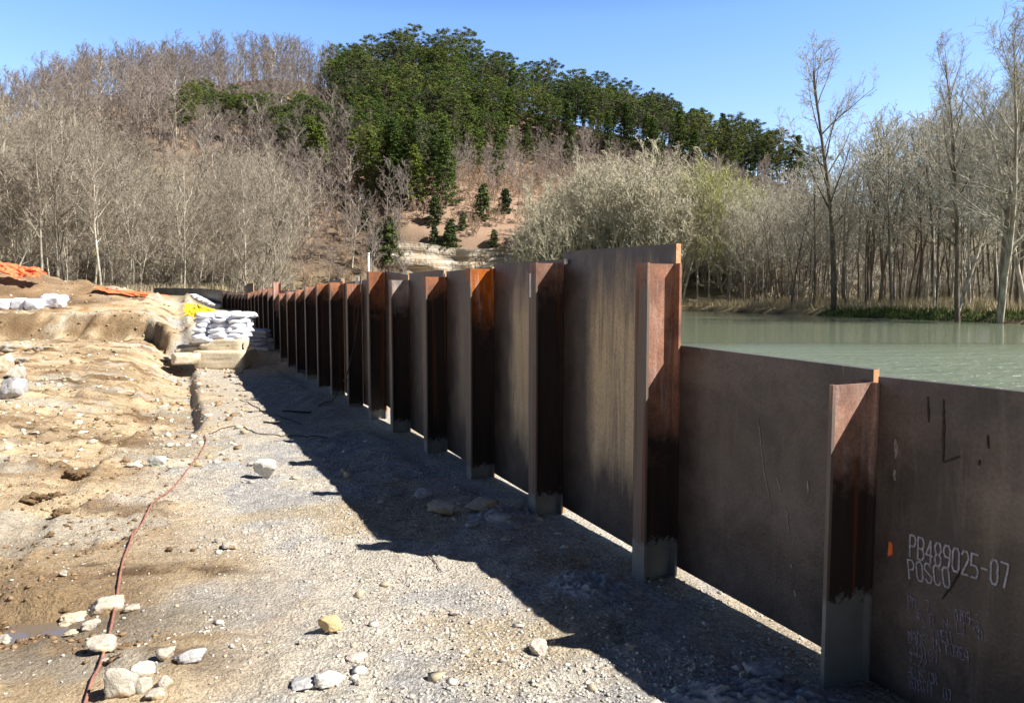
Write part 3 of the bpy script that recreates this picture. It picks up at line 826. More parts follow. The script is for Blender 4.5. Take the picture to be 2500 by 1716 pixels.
# loose tall sheet standing at the bend, and bent cut strips
for (pxa, pxb, y0_, yt, yb, lab) in [(597, 604, 39.2, 697, 730, "narrow tall olive brown sheet standing above the far wall bend"), (603, 619, 38.9, 693, 730, "wide tall brown sheet standing above the far wall beside the narrow sheet")]:
    A = at_y(pxa, 720, y0_); Bv = at_y(pxb, 720, y0_ - 0.2)
    A.z = 0; Bv.z = 0
    make_plate(A, Bv, h_at(yt, y0_), h_at(yt - 1, y0_), h_at(yb, y0_), h_at(yb, y0_), lab, 0.0, 1.0)

# welds / shims at the plate ends that catch the light
for (px, py, px2, py2, lab) in [(1083, 659, 1087, 675, "small bright cut end of shim on top of the wall, left of orange topped pile"), (1379, 632, 1386, 646, "small white shim at the top between the tallest plate and the tagged pile"), (868, 676, 878, 694, "torn white paper scrap on the wall top near hanging cable"), (833, 680, 836, 688, "tiny bright steel shim on the wall top left of the paper scrap")]:
    a_ = wall_pt(px, py, A_PL - 0.02); b_ = wall_pt(px2, py2, A_PL - 0.02)
    L = max((Vector((a_.x, a_.y, 0)) - Vector((b_.x, b_.y, 0))).length, 0.02)
    zb = b_.z; zt = a_.z
    V = [(0, -.012, 0), (L, -.012, 0.01), (L * .9, -.012, zt - zb), (L * .2, -.012, (zt - zb) * .85), (0, 0.0, 0), (L, 0.0, 0.01), (L * .9, 0.0, zt - zb), (L * .2, 0.0, (zt - zb) * .85)]
    F = [(0, 1, 2, 3), (5, 4, 7, 6), (1, 5, 6, 2), (4, 0, 3, 7), (3, 2, 6, 7), (4, 5, 1, 0)]
    o = link("steel_shim" if "shim" in lab else "paper_scrap", poly_mesh("shim", V, F), M['weld']); o.location = (a_.x, a_.y, zb); o.rotation_euler = (0, 0, ANG)
    tag(o, lab, "shim" if "shim" in lab else "paper scrap")

# ------------------------------------------------------------------ lettering and marks on the plates
GLY = {
 'P': [[(0, 0), (0, 6), (3, 6), (4, 5), (4, 4), (3, 3), (0, 3)]], 'B': [[(0, 0), (0, 6), (3, 6), (4, 5), (4, 4), (3, 3), (0, 3)], [(3, 3), (4, 2), (4, 1), (3, 0), (0, 0)]],
 '4': [[(3, 0), (3, 6), (0, 2), (4, 2)]], '8': [[(1, 3), (0, 4), (0, 5), (1, 6), (3, 6), (4, 5), (4, 4), (3, 3), (1, 3), (0, 2), (0, 1), (1, 0), (3, 0), (4, 1), (4, 2), (3, 3)]],
 '9': [[(0, 0), (3, 0), (4, 2), (4, 5), (3, 6), (1, 6), (0, 5), (0, 4), (1, 3), (4, 3)]], '0': [[(1, 0), (0, 1), (0, 5), (1, 6), (3, 6), (4, 5), (4, 1), (3, 0), (1, 0)]],
 '2': [[(0, 5), (1, 6), (3, 6), (4, 5), (4, 4), (0, 0), (4, 0)]], '5': [[(4, 6), (0, 6), (0, 3), (3, 3), (4, 2), (4, 1), (3, 0), (0, 0)]], '-': [[(0.5, 3), (3.5, 3)]],
 '7': [[(0, 6), (4, 6), (4, 5), (2, 0)]], '1': [[(2, 0), (2, 6), (1, 5)]], '3': [[(0, 6), (4, 6), (2, 3), (4, 2), (4, 1), (3, 0), (0, 0)]],
 'O': [[(1, 0), (0, 1), (0, 5), (1, 6), (3, 6), (4, 5), (4, 1), (3, 0), (1, 0)]], 'S': [[(4, 5), (3, 6), (1, 6), (0, 5), (0, 4), (4, 2), (4, 1), (3, 0), (1, 0), (0, 1)]],
 'C': [[(4, 5), (3, 6), (1, 6), (0, 5), (0, 1), (1, 0), (3, 0), (4, 1)]], 'A': [[(0, 0), (0, 4), (2, 6), (4, 4), (4, 0)], [(0, 2), (4, 2)]], 'M': [[(0, 0), (0, 6), (2, 3), (4, 6), (4, 0)]],
 'D': [[(0, 0), (0, 6), (3, 6), (4, 5), (4, 1), (3, 0), (0, 0)]], 'E': [[(4, 6), (0, 6), (0, 0), (4, 0)], [(0, 3), (3, 3)]], 'I': [[(2, 0), (2, 6)]], 'N': [[(0, 0), (0, 6), (4, 0), (4, 6)]],
 'K': [[(0, 0), (0, 6)], [(4, 6), (0, 3), (4, 0)]], 'R': [[(0, 0), (0, 6), (3, 6), (4, 5), (4, 4), (3, 3), (0, 3)], [(2, 3), (4, 0)]], 'H': [[(0, 0), (0, 6)], [(4, 0), (4, 6)], [(0, 3), (4, 3)]],
 'T': [[(0, 6), (4, 6)], [(2, 6), (2, 0)]], 'U': [[(0, 6), (0, 1), (1, 0), (3, 0), (4, 1), (4, 6)]], 'L': [[(0, 6), (0, 0), (4, 0)]], ' ': [], 'F': [[(0, 0), (0, 6), (4, 6)], [(0, 3), (3, 3)]],
 'G': [[(4, 5), (3, 6), (1, 6), (0, 5), (0, 1), (1, 0), (4, 0), (4, 3), (2, 3)]], 'Q': [[(1, 0), (0, 1), (0, 5), (1, 6), (3, 6), (4, 5), (4, 1), (3, 0), (1, 0)], [(2, 2), (4, 0)]], 'X': [[(0, 0), (4, 6)], [(0, 6), (4, 0)]]}

def strokes(lines, th, yoff):
    """list of (p0,p1) in plate coords (x along, z up) to thin raised paint strips"""
    V = []; F = []
    for q, (a, b) in enumerate(lines):
        a = Vector(a); b = Vector(b)
        d = b - a
        if d.length < 1e-5: continue
        d.normalize(); n = Vector((-d.y, d.x)) * th / 2
        a2 = a - d * th * 0.35; b2 = b + d * th * 0.35
        yy = yoff - 0.00012 * (q % 9)
        k = len(V)
        for p in (a2 - n, b2 - n, b2 + n, a2 + n): V.append((p.x, yy, p.y))
        for p in (a2 - n, b2 - n, b2 + n, a2 + n): V.append((p.x, yy + 0.0035, p.y))
        F += [(k, k + 1, k + 2, k + 3), (k, k + 4, k + 5, k + 1), (k + 1, k + 5, k + 6, k + 2), (k + 2, k + 6, k + 7, k + 3), (k + 3, k + 7, k + 4, k)]
    return V, F

def text_lines(s, x, z, h, adv, drop=0.0, jit=0.0, wfac=1.0):
    out = []
    sx = adv * 0.68 / 4 * wfac; sz = h / 6
    for ch in s:
        for pl in GLY.get(ch, []):
            P = [(x + px * sx + random.uniform(-jit, jit), z + py * sz + random.uniform(-jit, jit)) for px, py in pl]
            for a, b in zip(P, P[1:]):
                if random.random() >= drop: out.append((a, b))
        x += adv
    return out

pl0, A0, zt00 = plate0
Minv = Matrix.Translation(pl0.location) @ Matrix.Rotation(pl0.rotation_euler.z, 4, 'Z')
Minv = Minv.inverted()
def on_plate0(px, py):
    p = Minv @ wall_pt(px, py, A_PL)
    return p.x, p.z
def put_text(name, s, p0, p1, h, thick, mat, drop=0, jit=0.0008, label=None):
    n = len(s); i = 0
    while i < n:
        if s[i] == ' ': i += 1; continue
        j = i
        while j < n and s[j] != ' ': j += 1
        fa = i / (n - 0.3); fb = (j - 0.3) / (n - 0.3)
        q0 = (p0[0] + (p1[0] - p0[0]) * fa, p0[1] + (p1[1] - p0[1]) * fa); q1 = (p0[0] + (p1[0] - p0[0]) * fb, p0[1] + (p1[1] - p0[1]) * fb)
        put_word(name, s[i:j], q0, q1, h, thick, mat, drop, jit)
        i = j
def put_word(name, s, p0, p1, h, thick, mat, drop=0, jit=0.0008, label=None):
    x0, z0 = on_plate0(*p0); x1, z1 = on_plate0(*p1)
    adv = (x1 - x0) / (len(s) - 0.3) if len(s) > 1 else h * 0.62
    L = text_lines(s, 0, 0, h, adv, drop, jit)
    a = math.atan2(z1 - z0, x1 - x0)
    ca, sa = math.cos(a), math.sin(a)
    R = lambda p: (x0 + p[0] * ca - p[1] * sa, z0 + p[0] * sa + p[1] * ca)
    L = [(R(a_), R(b_)) for a_, b_ in L]
    V, F = strokes(L, thick, -0.004)
    o = link(name, poly_mesh(name, V, F), mat, pl0)
    return o
# anchors are the lower left of the first and lower right of the last character
hz = abs(on_plate0(2225, 1304)[1] - on_plate0(2225, 1357)[1])
put_text("lettering", "PB489025-07", (2222, 1357), (2462, 1436), hz, 0.0088, M['paint_white'])
hz2 = abs(on_plate0(2225, 1366)[1] - on_plate0(2225, 1411)[1])
put_text("lettering", "POSCO", (2221, 1411), (2322, 1434), hz2, 0.0078, M['paint_white'])
rows = [("PML 7      A709-5", (2219, 1478), (2392, 1530), 0.05), ("C 45 R  N  LO  50", (2218, 1508), (2400, 1562), 0.12), ("1 - 3 1 HEIT", (2219, 1548), (2330, 1572), 0.12),
        ("MADE IN KOREA", (2219, 1562), (2366, 1614), 0.04), ("200187", (2221, 1592), (2292, 1618), 0.1), ("1222", (2221, 1612), (2262, 1634), 0.2), ("HOUSTON", (2220, 1652), (2292, 1672), 0.15), ("201871  07", (2220, 1676), (2325, 1712), 0.15)]
for s_, p0, p1, dr in rows:
    put_text("lettering", s_, p0, p1, hz * 0.50, 0.0045, M['paint_faint'], drop=dr, jit=0.0010)
# orange spray mark
x0, z0 = on_plate0(2172, 1340)
V, F = strokes([((x0, z0 - 0.03), (x0 + 0.004, z0 + 0.035)), ((x0 + 0.012, z0 - 0.02), (x0 + 0.010, z0 + 0.03))], 0.016, -0.004)
link("paint_mark", poly_mesh("paint_mark", V, F), M['paint_orange'], pl0)
# dark burnt / grease marks
M['grease'] = simple("black_grease", (0.018, 0.014, 0.012), (0.045, 0.034, 0.028), 40, 0.6, bump=0)
def wobbly(name, Q, th, mat, parent):
    """one ragged smear of uneven width along a line"""
    P = []
    for a, b in zip(Q, Q[1:]):
        n = max(3, int(math.hypot(b[0] - a[0], b[1] - a[1]) / 0.012))
        P += [(a[0] + (b[0] - a[0]) * k / n, a[1] + (b[1] - a[1]) * k / n) for k in range(n)]
    P.append(Q[-1]); V = []; F = []
    dx, dy = Q[-1][0] - Q[0][0], Q[-1][1] - Q[0][1]; l = math.hypot(dx, dy) or 1
    nx_, ny_ = -dy / l, dx / l
    w = th / 2
    for k, p in enumerate(P):
        e = math.sin(math.pi * (k + 0.6) / (len(P) + 0.2)) ** 0.5
        w1 = w * e * random.uniform(.45, 1.25); w2 = w * e * random.uniform(.45, 1.25)
        for yy in (-0.0035, 0.0004):
            V += [(p[0] - nx_ * w1, yy, p[1] - ny_ * w1), (p[0] + nx_ * w2, yy, p[1] + ny_ * w2)]
    for k in range(len(P) - 1):
        a = 4 * k; b = a + 4
        F += [(a, a + 1, b + 1, b), (a, b, b + 2, a + 2), (a + 1, a + 3, b + 3, b + 1)]
    return link(name, poly_mesh(name, V, F), mat, parent)
def marks(points, th, mat, name="stain_mark"):
    for pl in points:
        wobbly(name, [on_plate0(*p) for p in pl], th, mat, pl0)
marks([[(2304, 975), (2305, 1040), (2303, 1128)], [(2303, 1128), (2320, 1122), (2345, 1114)]], 0.014, M['grease'])
marks([[(2345, 1392), (2325, 1428), (2300, 1462)]], 0.013, M['grease'])
marks([[(2266, 968), (2268, 1032)], [(2392, 1122), (2390, 1136)], [(2412, 1062), (2414, 1095)]], 0.012, M['grease'])
marks([[(2187, 1072), (2188, 1118)], [(2184, 1146), (2186, 1172)], [(2190, 1085), (2192, 1105)]], 0.018, M['crayon'], "scuff_mark")
pl1 = plate1[0]
Mi1 = (Matrix.Translation(pl1.location) @ Matrix.Rotation(pl1.rotation_euler.z, 4, 'Z')).inverted()
def marks1(points, th):
    for pl in points:
        wobbly("scuff_mark", [(lambda p: (p.x, p.z))(Mi1 @ wall_pt(px, py, A_PL)) for px, py in pl], th * 1.3, M['crayon'], pl1)
marks1([[(1852, 1022), (1858, 1080), (1866, 1150), (1878, 1210), (1886, 1252)]], 0.006)
marks1([[(1896, 1162), (1908, 1200)], [(1918, 1238), (1924, 1278), (1928, 1304)]], 0.008)
marks1([[(1920, 1245), (1926, 1290)], [(1972, 1172), (1974, 1202)], [(1932, 1376), (1934, 1386)], [(1940, 1440), (1943, 1456)]], 0.012)

# ------------------------------------------------------------------ cables, hose, pipe
p_top = wall_pt(880, 690, A_LAND + 0.15)
cab = [at_y(881, 672, p_top.y), at_y(880, 700, p_top.y - .05), at_y(875, 770, p_top.y - .2), at_y(867, 830, p_top.y - .5), at_y(856, 880, p_top.y - .9), at_y(845, 920, p_top.y - 1.3)]
e1 = gpt(836, 958); e2 = gpt(815, 975); e3 = gpt(795, 983); e4 = gpt(780, 990)
cab += [e1 + Vector((0, 0, .25)), e2 + Vector((0, 0, .04)), e3 + Vector((0, 0, .02)), e4 + Vector((0, 0, .02))]
o = link("cable", tube("cable", smooth_path(cab), 0.011), M['wire']); tag(o, "thin dark cable draped from the wall top down to the shaded ground", "cable")

def ground_line(pxs, lift):
    P = []
    for px, py in pxs:
        p = gpt(px, py); P.append(p)
    S = smooth_path(P, 10)
    return [Vector((q.x, q.y, gh(q.x, q.y) + lift)) for q in S]
hose_px = [(196, 1745), (215, 1700), (240, 1640), (262, 1570), (276, 1500), (290, 1430), (300, 1385), (312, 1352), (330, 1315), (352, 1275), (385, 1235), (415, 1200), (448, 1165), (475, 1135), (492, 1110), (503, 1082), (500, 1065)]
S = ground_line(hose_px, 0.016)
for k in range(2, len(S) - 2):
    S[k].z = max(S[k].z, (S[k - 2].z + S[k + 2].z) / 2)
o = link("hose", tube("hose", S, 0.0088, 10), M['hose']); tag(o, "long thin red hose snaking over the gravel and mud at the left", "hose")
S = ground_line([(510, 1058), (560, 1043), (590, 1045), (640, 1060), (690, 1064), (745, 1068), (800, 1072)], 0.012)
o = link("wire", tube("wire", S, 0.007), M['rebar']); tag(o, "rusty wire curving across the pale strip, nearer of two", "wire")
S = ground_line([(585, 978), (615, 990), (632, 998), (645, 1010), (690, 1022), (735, 1034)], 0.012)
o = link("wire", tube("wire", S, 0.007), M['rebar']); tag(o, "rusty wire lying across the pale strip, farther of two", "wire")
S = ground_line([(690, 1008), (725, 1009), (760, 1010)], 0.02)
o = link("rebar", tube("rebar", S, 0.016), M['wire']); tag(o, "short dark steel bar lying half in the shadow edge", "steel bar")
S = ground_line([(1022, 1340), (1050, 1362), (1078, 1385)], 0.008)
S2 = ground_line([(1040, 1352), (1078, 1390)], 0.010)
o = link("twig", tube("twig", S2, 0.004), M['rebar']); tag(o, "small dark twig lying on sunlit crushed stone", "twig")

pb = wall_pt(901, 700, A_PL + 0.25)
o_root = empty("marker_pipe", (pb.x, pb.y, gh(pb.x, pb.y)))
tz = at_y(901, 622, pb.y).z - gh(pb.x, pb.y)
link("pipe", tube("pipe", [(0, 0, 0), (0, 0, tz * 0.5), (0.0, 0, tz)], 0.022, 12), M['pvc'], o_root)
link("cap", tube("cap", [(0, 0, tz + 0.001), (0, 0, tz + 0.04)], 0.028, 12), M['pvc'], o_root)
tag(o_root, "white plastic pipe standing upright just behind the wall", "pipe")

# ------------------------------------------------------------------ stones
def ico(sub):
    bm = bmesh.new(); bmesh.ops.create_icosphere(bm, subdivisions=sub, radius=1.0)
    V = np.array([v.co[:] for v in bm.verts]); F = np.array([[v.index for v in f.verts] for f in bm.faces]); bm.free()
    return V, F
ICO = {k: ico(k) for k in (1, 2, 3, 4)}

def rock_mesh(name, size, seed, cuts=9, sub=4, flat=0.0, blocky=0.0, rag=0.0):
    r = np.random.default_rng(seed)
    V, F = ICO[sub]; V = V.copy()
    if blocky:
        p = 2 + 6 * blocky
        nrm = (np.abs(V) ** p).sum(1) ** (1 / p); V = V / nrm[:, None]
    for k in range(cuts):
        n = r.normal(size=3); n /= np.linalg.norm(n)
        d = r.uniform(0.52, 0.86) * (1.0 + 0.4 * blocky)
        q = V @ n; ex = np.maximum(q - d, 0)
        V = V - ex[:, None] * n[None, :] * 0.94
    nz = (fbm(V[:, 0] * 2.2 + seed, V[:, 1] * 2.2 + V[:, 2] * 1.7, seed, 4) - 0.5)
    nz2 = (fbm(V[:, 0] * 7 + seed, V[:, 1] * 7 + V[:, 2] * 5, seed + 3, 3) - 0.5)
    V = V * (1 + (0.34 + rag) * nz + (0.20 + rag) * nz2)[:, None]
    V = V * (np.array(size) / 2)[None, :]
    V[:, 2] -= V[:, 2].min()
    return mesh_np(name, V, F, False)

def rock(px, py, wpx, mat, label, hfac=0.65, dfac=0.8, seed=1, sink=0.15, rz=0, blocky=0.3, cuts=9, Y=None, name="rock", cat="rock", tilt=0, group=None):
    p = gpt(px, py) if Y is None else at_y(px, py, Y)
    w = wpx * p.y / F0 * 0.92
    me = rock_mesh(name, (w, w * dfac, w * hfac), seed, cuts, 4, blocky=blocky, rag=0.9 if mat == 'clod' else 0.0)
    o = link(name, me, M[mat])
    o.location = (p.x, p.y + w * dfac * 0.35, (gh(p.x, p.y) if Y is None else p.z) - w * hfac * sink)
    o.rotation_euler = (tilt, 0, rz)
    tag(o, label, cat, group)
    return o
RK = [
 (802, 1567, 64, 'r_tan', "round yellow tan rock on gravel in the foreground", .75, .85, 1, .1, 0.3, 0.1, 7),
 (745, 1686, 92, 'r_grey', "grey lumpy rock joined against the white pointed rock", .35, .8, 2, .2, 0.1, 0.1, 7),
 (800, 1675, 78, 'r_two', "white pointed rock with rust stain in the bottom foreground", .62, .6, 3, .12, 0.5, 0.3, 10),
 (1314, 1597, 54, 'r_pink', "pinkish white rock near the shadow edge in front", .8, .8, 4, .1, 0.9, 0.3, 9),
 (642, 1172, 62, 'r_two', "blocky white rock with dark side alone on the gravel", .82, .8, 5, .08, 0.2, 0.6, 8),
 (612, 1140, 22, 'r_white', "small white stone touching the blocky rock's left top", .6, .8, 6, .1, 0, 0.2, 8),
 (377, 1145, 52, 'r_green', "white rock with green stain in the tan mud", .62, .7, 7, .15, 0, 0.2, 8),
 (322, 1147, 46, 'r_pink', "low cream rock left of the green stained one", .38, .7, 8, .25, 0, 0.1, 8),
 (237, 1597, 76, 'r_white', "white and grey rock touching the red hose", .62, .75, 9, .12, 0.2, 0.2, 9),
 (255, 1620, 30, 'r_white', "small stone below the rock touching the hose", .5, .7, 10, .15, 0, 0.2, 8),
 (460, 1640, 84, 'r_grey', "thin grey slab rock leaning up to the right", .36, .55, 11, .05, 0.5, 0.5, 9),
 (400, 1635, 52, 'r_white', "white rock against the thin grey slab", .6, .8, 12, .12, 0.3, 0.4, 8),
 (288, 1712, 78, 'r_white', "large blocky white rock in the heap at the bottom left", 1.0, .7, 13, .05, 0.15, 0.8, 7),
 (345, 1662, 62, 'r_pink', "cream rock on top of the bottom left heap", .55, .8, 14, .1, 0.4, 0.5, 9),
 (345, 1704, 56, 'r_white', "round white rock in the middle of the bottom left heap", .75, .8, 15, .1, 0.9, 0.2, 8),
 (392, 1698, 50, 'r_white', "white rock at the right end of the bottom left heap", .6, .8, 16, .1, 1.3, 0.3, 9),
 (375, 1722, 60, 'r_white', "flat white rock in front of the bottom left heap", .4, .8, 17, .1, 0.3, 0.3, 9),
 (178, 1496, 96, 'r_slab', "half buried tan slab left of the hose, left part", .30, .8, 18, .3, 0.2, 0.3, 9),
 (245, 1484, 92, 'r_white', "half buried pale slab left of the hose, right part", .44, .8, 19, .22, 0.3, 0.4, 9),
 (215, 1522, 48, 'r_white', "pale rock in front of the half buried slabs", .6, .8, 20, .15, 0.6, 0.4, 9),
 (168, 1530, 42, 'r_slab', "tan lumpy rock beside the puddle", .45, .8, 21, .2, 0.2, 0.2, 9),
 (2, 1540, 34, 'r_white', "white stone at the left edge beside the puddle", .7, .8, 22, .1, 0.2, 0.2, 9),
 (152, 1417, 26, 'r_white', "small round white stone above the puddle", .7, .8, 23, .12, 0.2, 0.1, 7),
 (868, 1622, 56, 'r_pink', "pale orange rock right of the tan foreground rock", .45, .8, 24, .25, 0.2, 0.2, 9),
 (736, 1582, 20, 'r_white', "small white stone left of the tan foreground rock", .7, .8, 25, .1, 0.2, 0.2, 9),
 (873, 1678, 20, 'r_white', "small white stone right of the white pointed rock", .8, .8, 26, .1, 0.2, 0.4, 9),
 (1108, 1500, 34, 'r_pink', "small cream stone in mid gravel", .5, .8, 27, .25, 0.2, 0.2, 9),
 (1815, 1672, 24, 'r_pink', "small upright pinkish stone in the shade", 1.5, .8, 28, .1, 0.2, 0.4, 9),
 (1870, 1672, 100, 'r_grey', "dark grey block in the shade beside the upright stone", .42, .7, 29, .15, 0.1, 0.8, 6),
 (1540, 1600, 26, 'r_white', "pale pebble in the shade left of the dark block", .55, .8, 30, .1, 0.2, 0.2, 9),
 (1655, 1700, 44, 'r_green', "greenish stone in the shade at the bottom", .42, .8, 31, .1, 0.2, 0.3, 9),
 (1243, 1410, 18, 'r_grey', "small grey stone lying in the mid shade", .6, .8, 32, .1, 0.2, 0.2, 9),
 (942, 1122, 22, 'r_grey', "grey stone in the shade before the grey patched pile", .8, .8, 33, .1, 0.2, 0.2, 9),
 (1080, 1256, 76, 'r_white', "tilted white slab in the shade, leftmost of the broken slabs", .42, .6, 34, .05, -0.5, 0.6, 8),
 (1172, 1256, 92, 'r_white', "flat white slab in the shade, middle of the broken slabs", .36, .7, 35, .05, 0.4, 0.6, 8),
 (1262, 1245, 40, 'r_white', "pointed white slab in the shade by the tagged pile", .7, .6, 36, .05, 0.7, 0.5, 8),
 (1150, 1288, 40, 'r_grey', "small flat stone in front of the broken slabs", .35, .8, 37, .1, 0.7, 0.5, 8),
 (1225, 1282, 78, 'r_grey', "low rubble piece in front of the broken slabs by the pile", .25, .7, 38, .1, 0.1, 0.5, 8),
 (1030, 1215, 62, 'r_grey', "low grey boulder buried in the shaded ground", .5, .8, 39, .3, 0.1, 0.1, 6),
 (848, 1172, 22, 'r_white', "white stone at the shadow edge, upper of two", .8, .8, 40, .1, 0.1, 0.4, 8),
 (838, 1158, 18, 'r_white', "small white stone at the shadow edge above its pair", .8, .8, 41, .1, 0.1, 0.4, 8),
 (24, 975, 62, 'r_grey', "grey faceted boulder at the left edge in tan mud", .95, .8, 42, .1, 0.3, 0.6, 11),
 (30, 930, 44, 'r_pink', "cream boulder above the grey faceted one at left edge", .9, .8, 43, .1, 0.3, 0.6, 11),
 (8, 912, 50, 'r_slab', "tan boulder at the left edge behind the cream boulder", 1.0, .8, 44, .1, 0.3, 0.6, 11),
 (25, 860, 70, 'r_white', "pale rubble rock at the left edge before the terrace", .4, .8, 45, .2, 0.3, 0.3, 7),
 (100, 856, 60, 'r_white', "low pale rubble rock before the terrace", .3, .8, 46, .25, 0.3, 0.3, 7),
 (60, 890, 80, 'r_white', "flat pale rubble slab behind the left boulders", .25, .8, 47, .25, 0.3, 0.3, 7),
 (300, 965, 46, 'r_white', "small half buried white rock in mid mud", .3, .8, 48, .3, 0.3, 0.3, 7),
 (560, 1345, 46, 'r_white', "white broken stones in grey gravel, left piece", .4, .8, 49, .15, 0.3, 0.4, 8),
 (535, 1328, 26, 'r_white', "small white broken stone in grey gravel, upper piece", .5, .8, 50, .1, 0.9, 0.4, 8),
 (1860, 1690, 40, 'r_grey', "grey rubble lump under the dark block", .4, .8, 52, .15, 0.3, 0.4, 8),
 (318, 1490, 42, 'r_white', "white stone just right of the hose by the pale slab", .4, .8, 53, .15, 0.3, 0.4, 8),
]
for (px, py, wp, mt, lb, hf, df, sd_, sk, rz, bl, cu) in RK:
    rock(px, py, wp, mt, lb, hf, df, sd_, sk, rz, bl, cu)
for k, (px, py, wp, lb) in enumerate([(70, 1232, 58, "dark mud clod in tan mud, larger upper left one"), (130, 1220, 52, "dark flat mud clod right of the larger one"), (138, 1262, 46, "dark mud clod, lowest of three in the tan mud"), (118, 1322, 24, "small dark mud clod below the three clods"), (180, 1165, 60, "low brown mud clod left of the green stained rock"), (235, 1030, 16, "tiny dark mud clod in the mid mud"), (412, 1352, 22, "small brown clod right of the hose"), (470, 1352, 16, "tiny brown clod in the gravel right of the hose"), (150, 1480, 30, "dark muddy clod above the half buried slabs")]):
    rock(px, py, wp, 'clod', lb, .42, .8, 70 + k, .1, 0.3 * k, 0.0, 5, name="mud_clod", cat="mud clod")

# lumps of cement slurry squeezed out at the pile feet
def slurry(px, py, wx, wy, seed, label):
    p = gpt(px, py)
    n = 70
    V = []; 
    X, Y = np.meshgrid(np.linspace(-1, 1, n), np.linspace(-1, 1, n))
    rr = np.sqrt(X ** 2 + Y ** 2) + 0.35 * (fbm(X * 2 + seed, Y * 2, seed, 3) - 0.5)
    Zl = 0.055 * (1 - sst(0.35, 0.95, rr)) * (0.35 + 1.3 * fbm(X * 6 + seed, Y * 6, seed + 1, 4)) + 0.05 * (fbm(X * 15, Y * 15, seed + 2, 2) - .5) * (1 - sst(0.6, 0.9, rr))
    gx = p.x + X * wx; gy = p.y + Y * wy
    Zg = ground_h(gx, gy)
    Zt = Zg + Zl - 0.03 * sst(0.85, 1.0, rr)- 0.004
    V = np.stack([gx.ravel(), gy.ravel(), Zt.ravel()], 1)
    ii = (np.arange(n - 1)[:, None] * n + np.arange(n - 1)[None, :]).ravel()
    keep = (rr.ravel()[ii] < 0.97)
    Fq = np.stack([ii, ii + 1, ii + n + 1, ii + n], 1)[keep]
    o = link("slurry_patch", mesh_np("slurry_patch", V, Fq, False), M['slurry']); tag(o, label, "cement slurry")
slurry(1450, 1425, 0.42, 0.36, 3, "pale crusted cement slurry around the tall red pile foot")
slurry(1850, 1715, 0.55, 0.22, 5, "pale crusted cement slurry in the shade at the bottom")
slurry(1240, 1262, 0.42, 0.40, 8, "pale cement crust under the broken slabs by the tagged pile")

# loose gravel (nobody could count it)
def scatter(name, N, region, smin, smax, colors, seed, label, power=2.5):
    r = np.random.default_rng(seed)
    X = []; Y = []
    while len(X) < N:
        x, y = region(r)
        X.append(x); Y.append(y)
    X = np.array(X); Y = np.array(Y)
    Z = ground_h(X, Y)
    S = smin + (smax - smin) * r.random(N) ** power
    Vb, Fb = ICO[1]
    nb = len(Vb)
    J = 1 + 0.42 * r.normal(size=(N, nb)).clip(-1.5, 1.5)
    sc3 = np.stack([1 + 0.35 * r.random(N), 0.8 + 0.4 * r.random(N), 0.45 + 0.4 * r.random(N)], 1)
    ang = r.random(N) * 6.283
    P = Vb[None] * J[:, :, None] * sc3[:, None, :] * (S / 2)[:, None, None]
    ca, sa = np.cos(ang)[:, None], np.sin(ang)[:, None]
    x2 = P[:, :, 0] * ca - P[:, :, 1] * sa; y2 = P[:, :, 0] * sa + P[:, :, 1] * ca
    V = np.stack([x2 + X[:, None], y2 + Y[:, None], P[:, :, 2] + Z[:, None] + (S * 0.12)[:, None]], 2).reshape(-1, 3)
    F = (Fb[None] + (np.arange(N) * nb)[:, None, None]).reshape(-1, 3)
    me = mesh_np(name, V, F, False)
    cols = np.array(colors)[r.integers(0, len(colors), N)] * (0.8 + 0.35 * r.random((N, 1)))
    add_color(me, "tone", np.repeat(cols, nb, 0))
    o = link(name, me, M['gravel']); tag(o, label, "gravel", kind="stuff")
gm = NT("loose_stone", 0.9, 0.15); gm.base(gm.mix(1.0, gm.attr("tone").outputs['Color'], gm.ramp(gm.noise(gm.coords('Object'), 60, 3), [(0.3, 0.8), (0.7, 1.1)]), 'MULTIPLY')); M['gravel'] = gm.m
def reg_gravel(r):
    for _ in range(400):
        y = 2.9 + 13 * r.random() ** 1.9
        u = r.uniform(-0.72, 0.55); x = u * y
        s = (x - A_LAND + SL * y) * CW
        if s > 1.2: continue
        if s < -3.0 and r.random() > 0.22: continue
        if r.random() > 0.12 + 1.5 * max(0.0, float(fbm(np.array([x * 1.3]), np.array([y * 1.3]), 91, 3)[0]) - 0.42) * 3: continue
        return x, y
GR = [(0.52, 0.48, 0.42), (0.60, 0.55, 0.48), (0.46, 0.435, 0.41), (0.52, 0.44, 0.33), (0.60, 0.56, 0.50), (0.38, 0.37, 0.36)]
scatter("gravel", 11000, reg_gravel, 0.006, 0.026, GR, 21, "loose crushed stone over the pad", 2.2)
scatter("rubble", 260, reg_gravel, 0.02, 0.075, GR[:2] + [(0.56, 0.46, 0.32), (0.66, 0.62, 0.55)], 22, "scattered pale rubble over the pad and mud", 3.0)
def reg_mud(r):
    y = 9 + 27 * r.random(); x = r.uniform(-0.73, -0.36) * y
    return x, y
scatter("rubble", 2600, reg_mud, 0.02, 0.13, [(0.62, 0.55, 0.44), (0.66, 0.62, 0.54), (0.36, 0.25, 0.15), (0.50, 0.38, 0.23), (0.26, 0.18, 0.10)], 23, "clods and rubble strewn over the far tan mud", 3.2)
def reg_clod(r):
    for _ in range(400):
        y = 4.0 + 16 * r.random() ** 1.5; x = r.uniform(-0.73, -0.15) * y
        s = (x - A_LAND + SL * y) * CW
        if s > -3.2: continue
        if r.random() > max(0.0, float(fbm(np.array([x * 0.9]), np.array([y * 1.6]), 93, 3)[0]) - 0.5) * 8: continue
        return x, y
    return x, y
